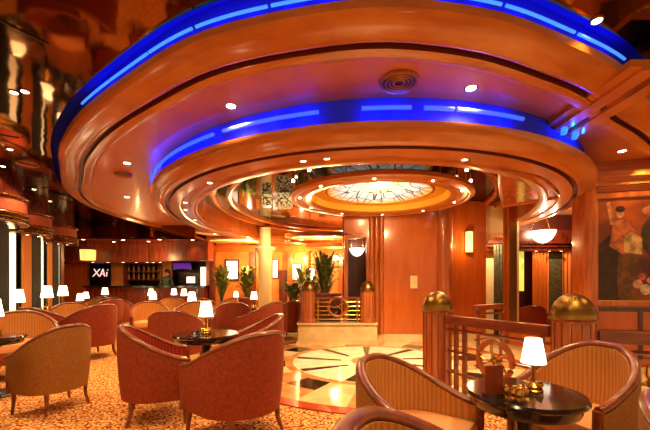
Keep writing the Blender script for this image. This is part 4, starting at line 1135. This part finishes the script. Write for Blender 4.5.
# ------------------------------------------------------------------ bartender
pr_ = thing('person', 'person in a dark green jacket standing behind the bar', 'person', (GX(166, 13.0), 13.08, 0))
me = bpy.data.meshes.new('body')
J = [(0, 0, .95, .13), (0, 0, 1.12, .12), (0, 0, 1.30, .15), (0, 0, 1.42, .12), (0, 0, 1.49, .055), (0, -.01, 1.56, .075), (0, -.015, 1.64, .092), (0, -.01, 1.72, .07),
     (-.17, 0, 1.39, .06), (-.25, -.03, 1.15, .045), (-.18, -.25, 1.12, .035), (-.15, -.33, 1.13, .03),
     (.17, 0, 1.39, .06), (.25, -.03, 1.15, .045), (.18, -.25, 1.12, .035), (.15, -.33, 1.13, .03),
     (-.10, 0, .85, .085), (-.11, 0, .48, .06), (-.11, .02, .08, .045), (-.11, -.12, .04, .035), (.10, 0, .85, .085), (.11, 0, .48, .06), (.11, .02, .08, .045), (.11, -.12, .04, .035)]
Ed = [(0, 1), (1, 2), (2, 3), (3, 4), (4, 5), (5, 6), (6, 7), (3, 8), (8, 9), (9, 10), (10, 11), (3, 12), (12, 13), (13, 14), (14, 15), (0, 16), (16, 17), (17, 18), (18, 19), (0, 20), (20, 21), (21, 22), (22, 23)]
me.from_pydata([j[:3] for j in J], Ed, [])
bm2 = mat('person cloth and skin', srgb(36, 52, 40), .7); n, l, b = NT(bm2)
tc2 = n.new('ShaderNodeTexCoord'); sp = n.new('ShaderNodeSeparateXYZ'); l.new(tc2.outputs['Object'], sp.inputs[0])
rp = ramp(n, [(0, srgb(20, 16, 14)), (.93 / 2, srgb(36, 52, 40)), (1.485 / 2, srgb(200, 130, 90))], 'CONSTANT')
dv = n.new('ShaderNodeMath'); dv.operation = 'MULTIPLY'; dv.inputs[1].default_value = .5; l.new(sp.outputs['Z'], dv.inputs[0]); l.new(dv.outputs[0], rp.inputs[0]); l.new(rp.outputs[0], b.inputs['Base Color'])
me.materials.append(bm2)
bo = bpy.data.objects.new('body', me); COL.objects.link(bo); bo.parent = pr_
bo.modifiers.new('skin', 'SKIN')
for v, j in zip(me.skin_vertices[0].data, J): v.radius = (j[3], j[3] * .85)
me.skin_vertices[0].data[0].use_root = True
sb = bo.modifiers.new('sub', 'SUBSURF'); sb.levels = 2; sb.render_levels = 2
MB().lathe([(0, .10), (.05, .095), (.09, .05), (.10, .0), (.095, -.05), (.08, -.06)], 18, (0, .015, 1.665)).build('hair', 'hair', pr_)

# ------------------------------------------------------------------ general lamps of the room, plus an added fill on the red wall
for x_, y_, z_, e_ in ((-1.6, 2.2, 3.1, 30), (1.6, 1.5, 3.1, 30), (0, .9, 3.1, 30), (-3.8, 3.4, 3.1, 45), (-5.0, 6.0, 3.1, 40), (-4.6, 8.2, 3.1, 0), (3.6, 2.2, 3.1, 25), (-2.6, 1.0, 3.1, 20)):
    if e_: light('ceiling spot', 'SPOT', (x_, y_, z_), e_ * 2.4, (1, .67, .29), .06, target=(x_, y_ + .2, 0), spot=120, blend=.9)
for x_, y_ in ((-1.5, 4.6), (-3.0, 6.8), (-3.2, 9.0), (.9, 9.8)):
    light('terrace spot', 'SPOT', (x_, y_, 2.5 if y_ > 6 else 2.8), 55, (1, .67, .29), .06, target=(x_, y_, 0), spot=130, blend=.9)
light('added wall fill', 'SPOT', (1.2, 5.4, 2.5), 22, (1, .66, .27), .03, target=(1.2, 7.2, 1.2), spot=120, blend=.9)  # extra spot under the hanging ring, added to brighten the red wall
light('marble spot', 'SPOT', (.9, 5.3, 2.55), 170, (1, .82, .50), .06, target=(.7, 5.6, 0), spot=120, blend=.9)
light('marble spot', 'SPOT', (2.3, 5.0, 2.5), 130, (1, .82, .50), .06, target=(2.2, 4.8, 0), spot=120, blend=.9)

w = bpy.data.worlds.new('world'); SC.world = w; w.use_nodes = True
w.node_tree.nodes['Background'].inputs[0].default_value = (1, .58, .24, 1); w.node_tree.nodes['Background'].inputs[1].default_value = .8
SC.view_settings.view_transform = 'Standard'; SC.view_settings.look = 'None'; SC.view_settings.gamma = 1; SC.view_settings.exposure = .15
SC.view_settings.use_curve_mapping = False
SC.cycles.use_denoising = True; SC.cycles.max_bounces = 6; SC.cycles.sample_clamp_indirect = 4; SC.cycles.caustics_reflective = False; SC.cycles.caustics_refractive = False
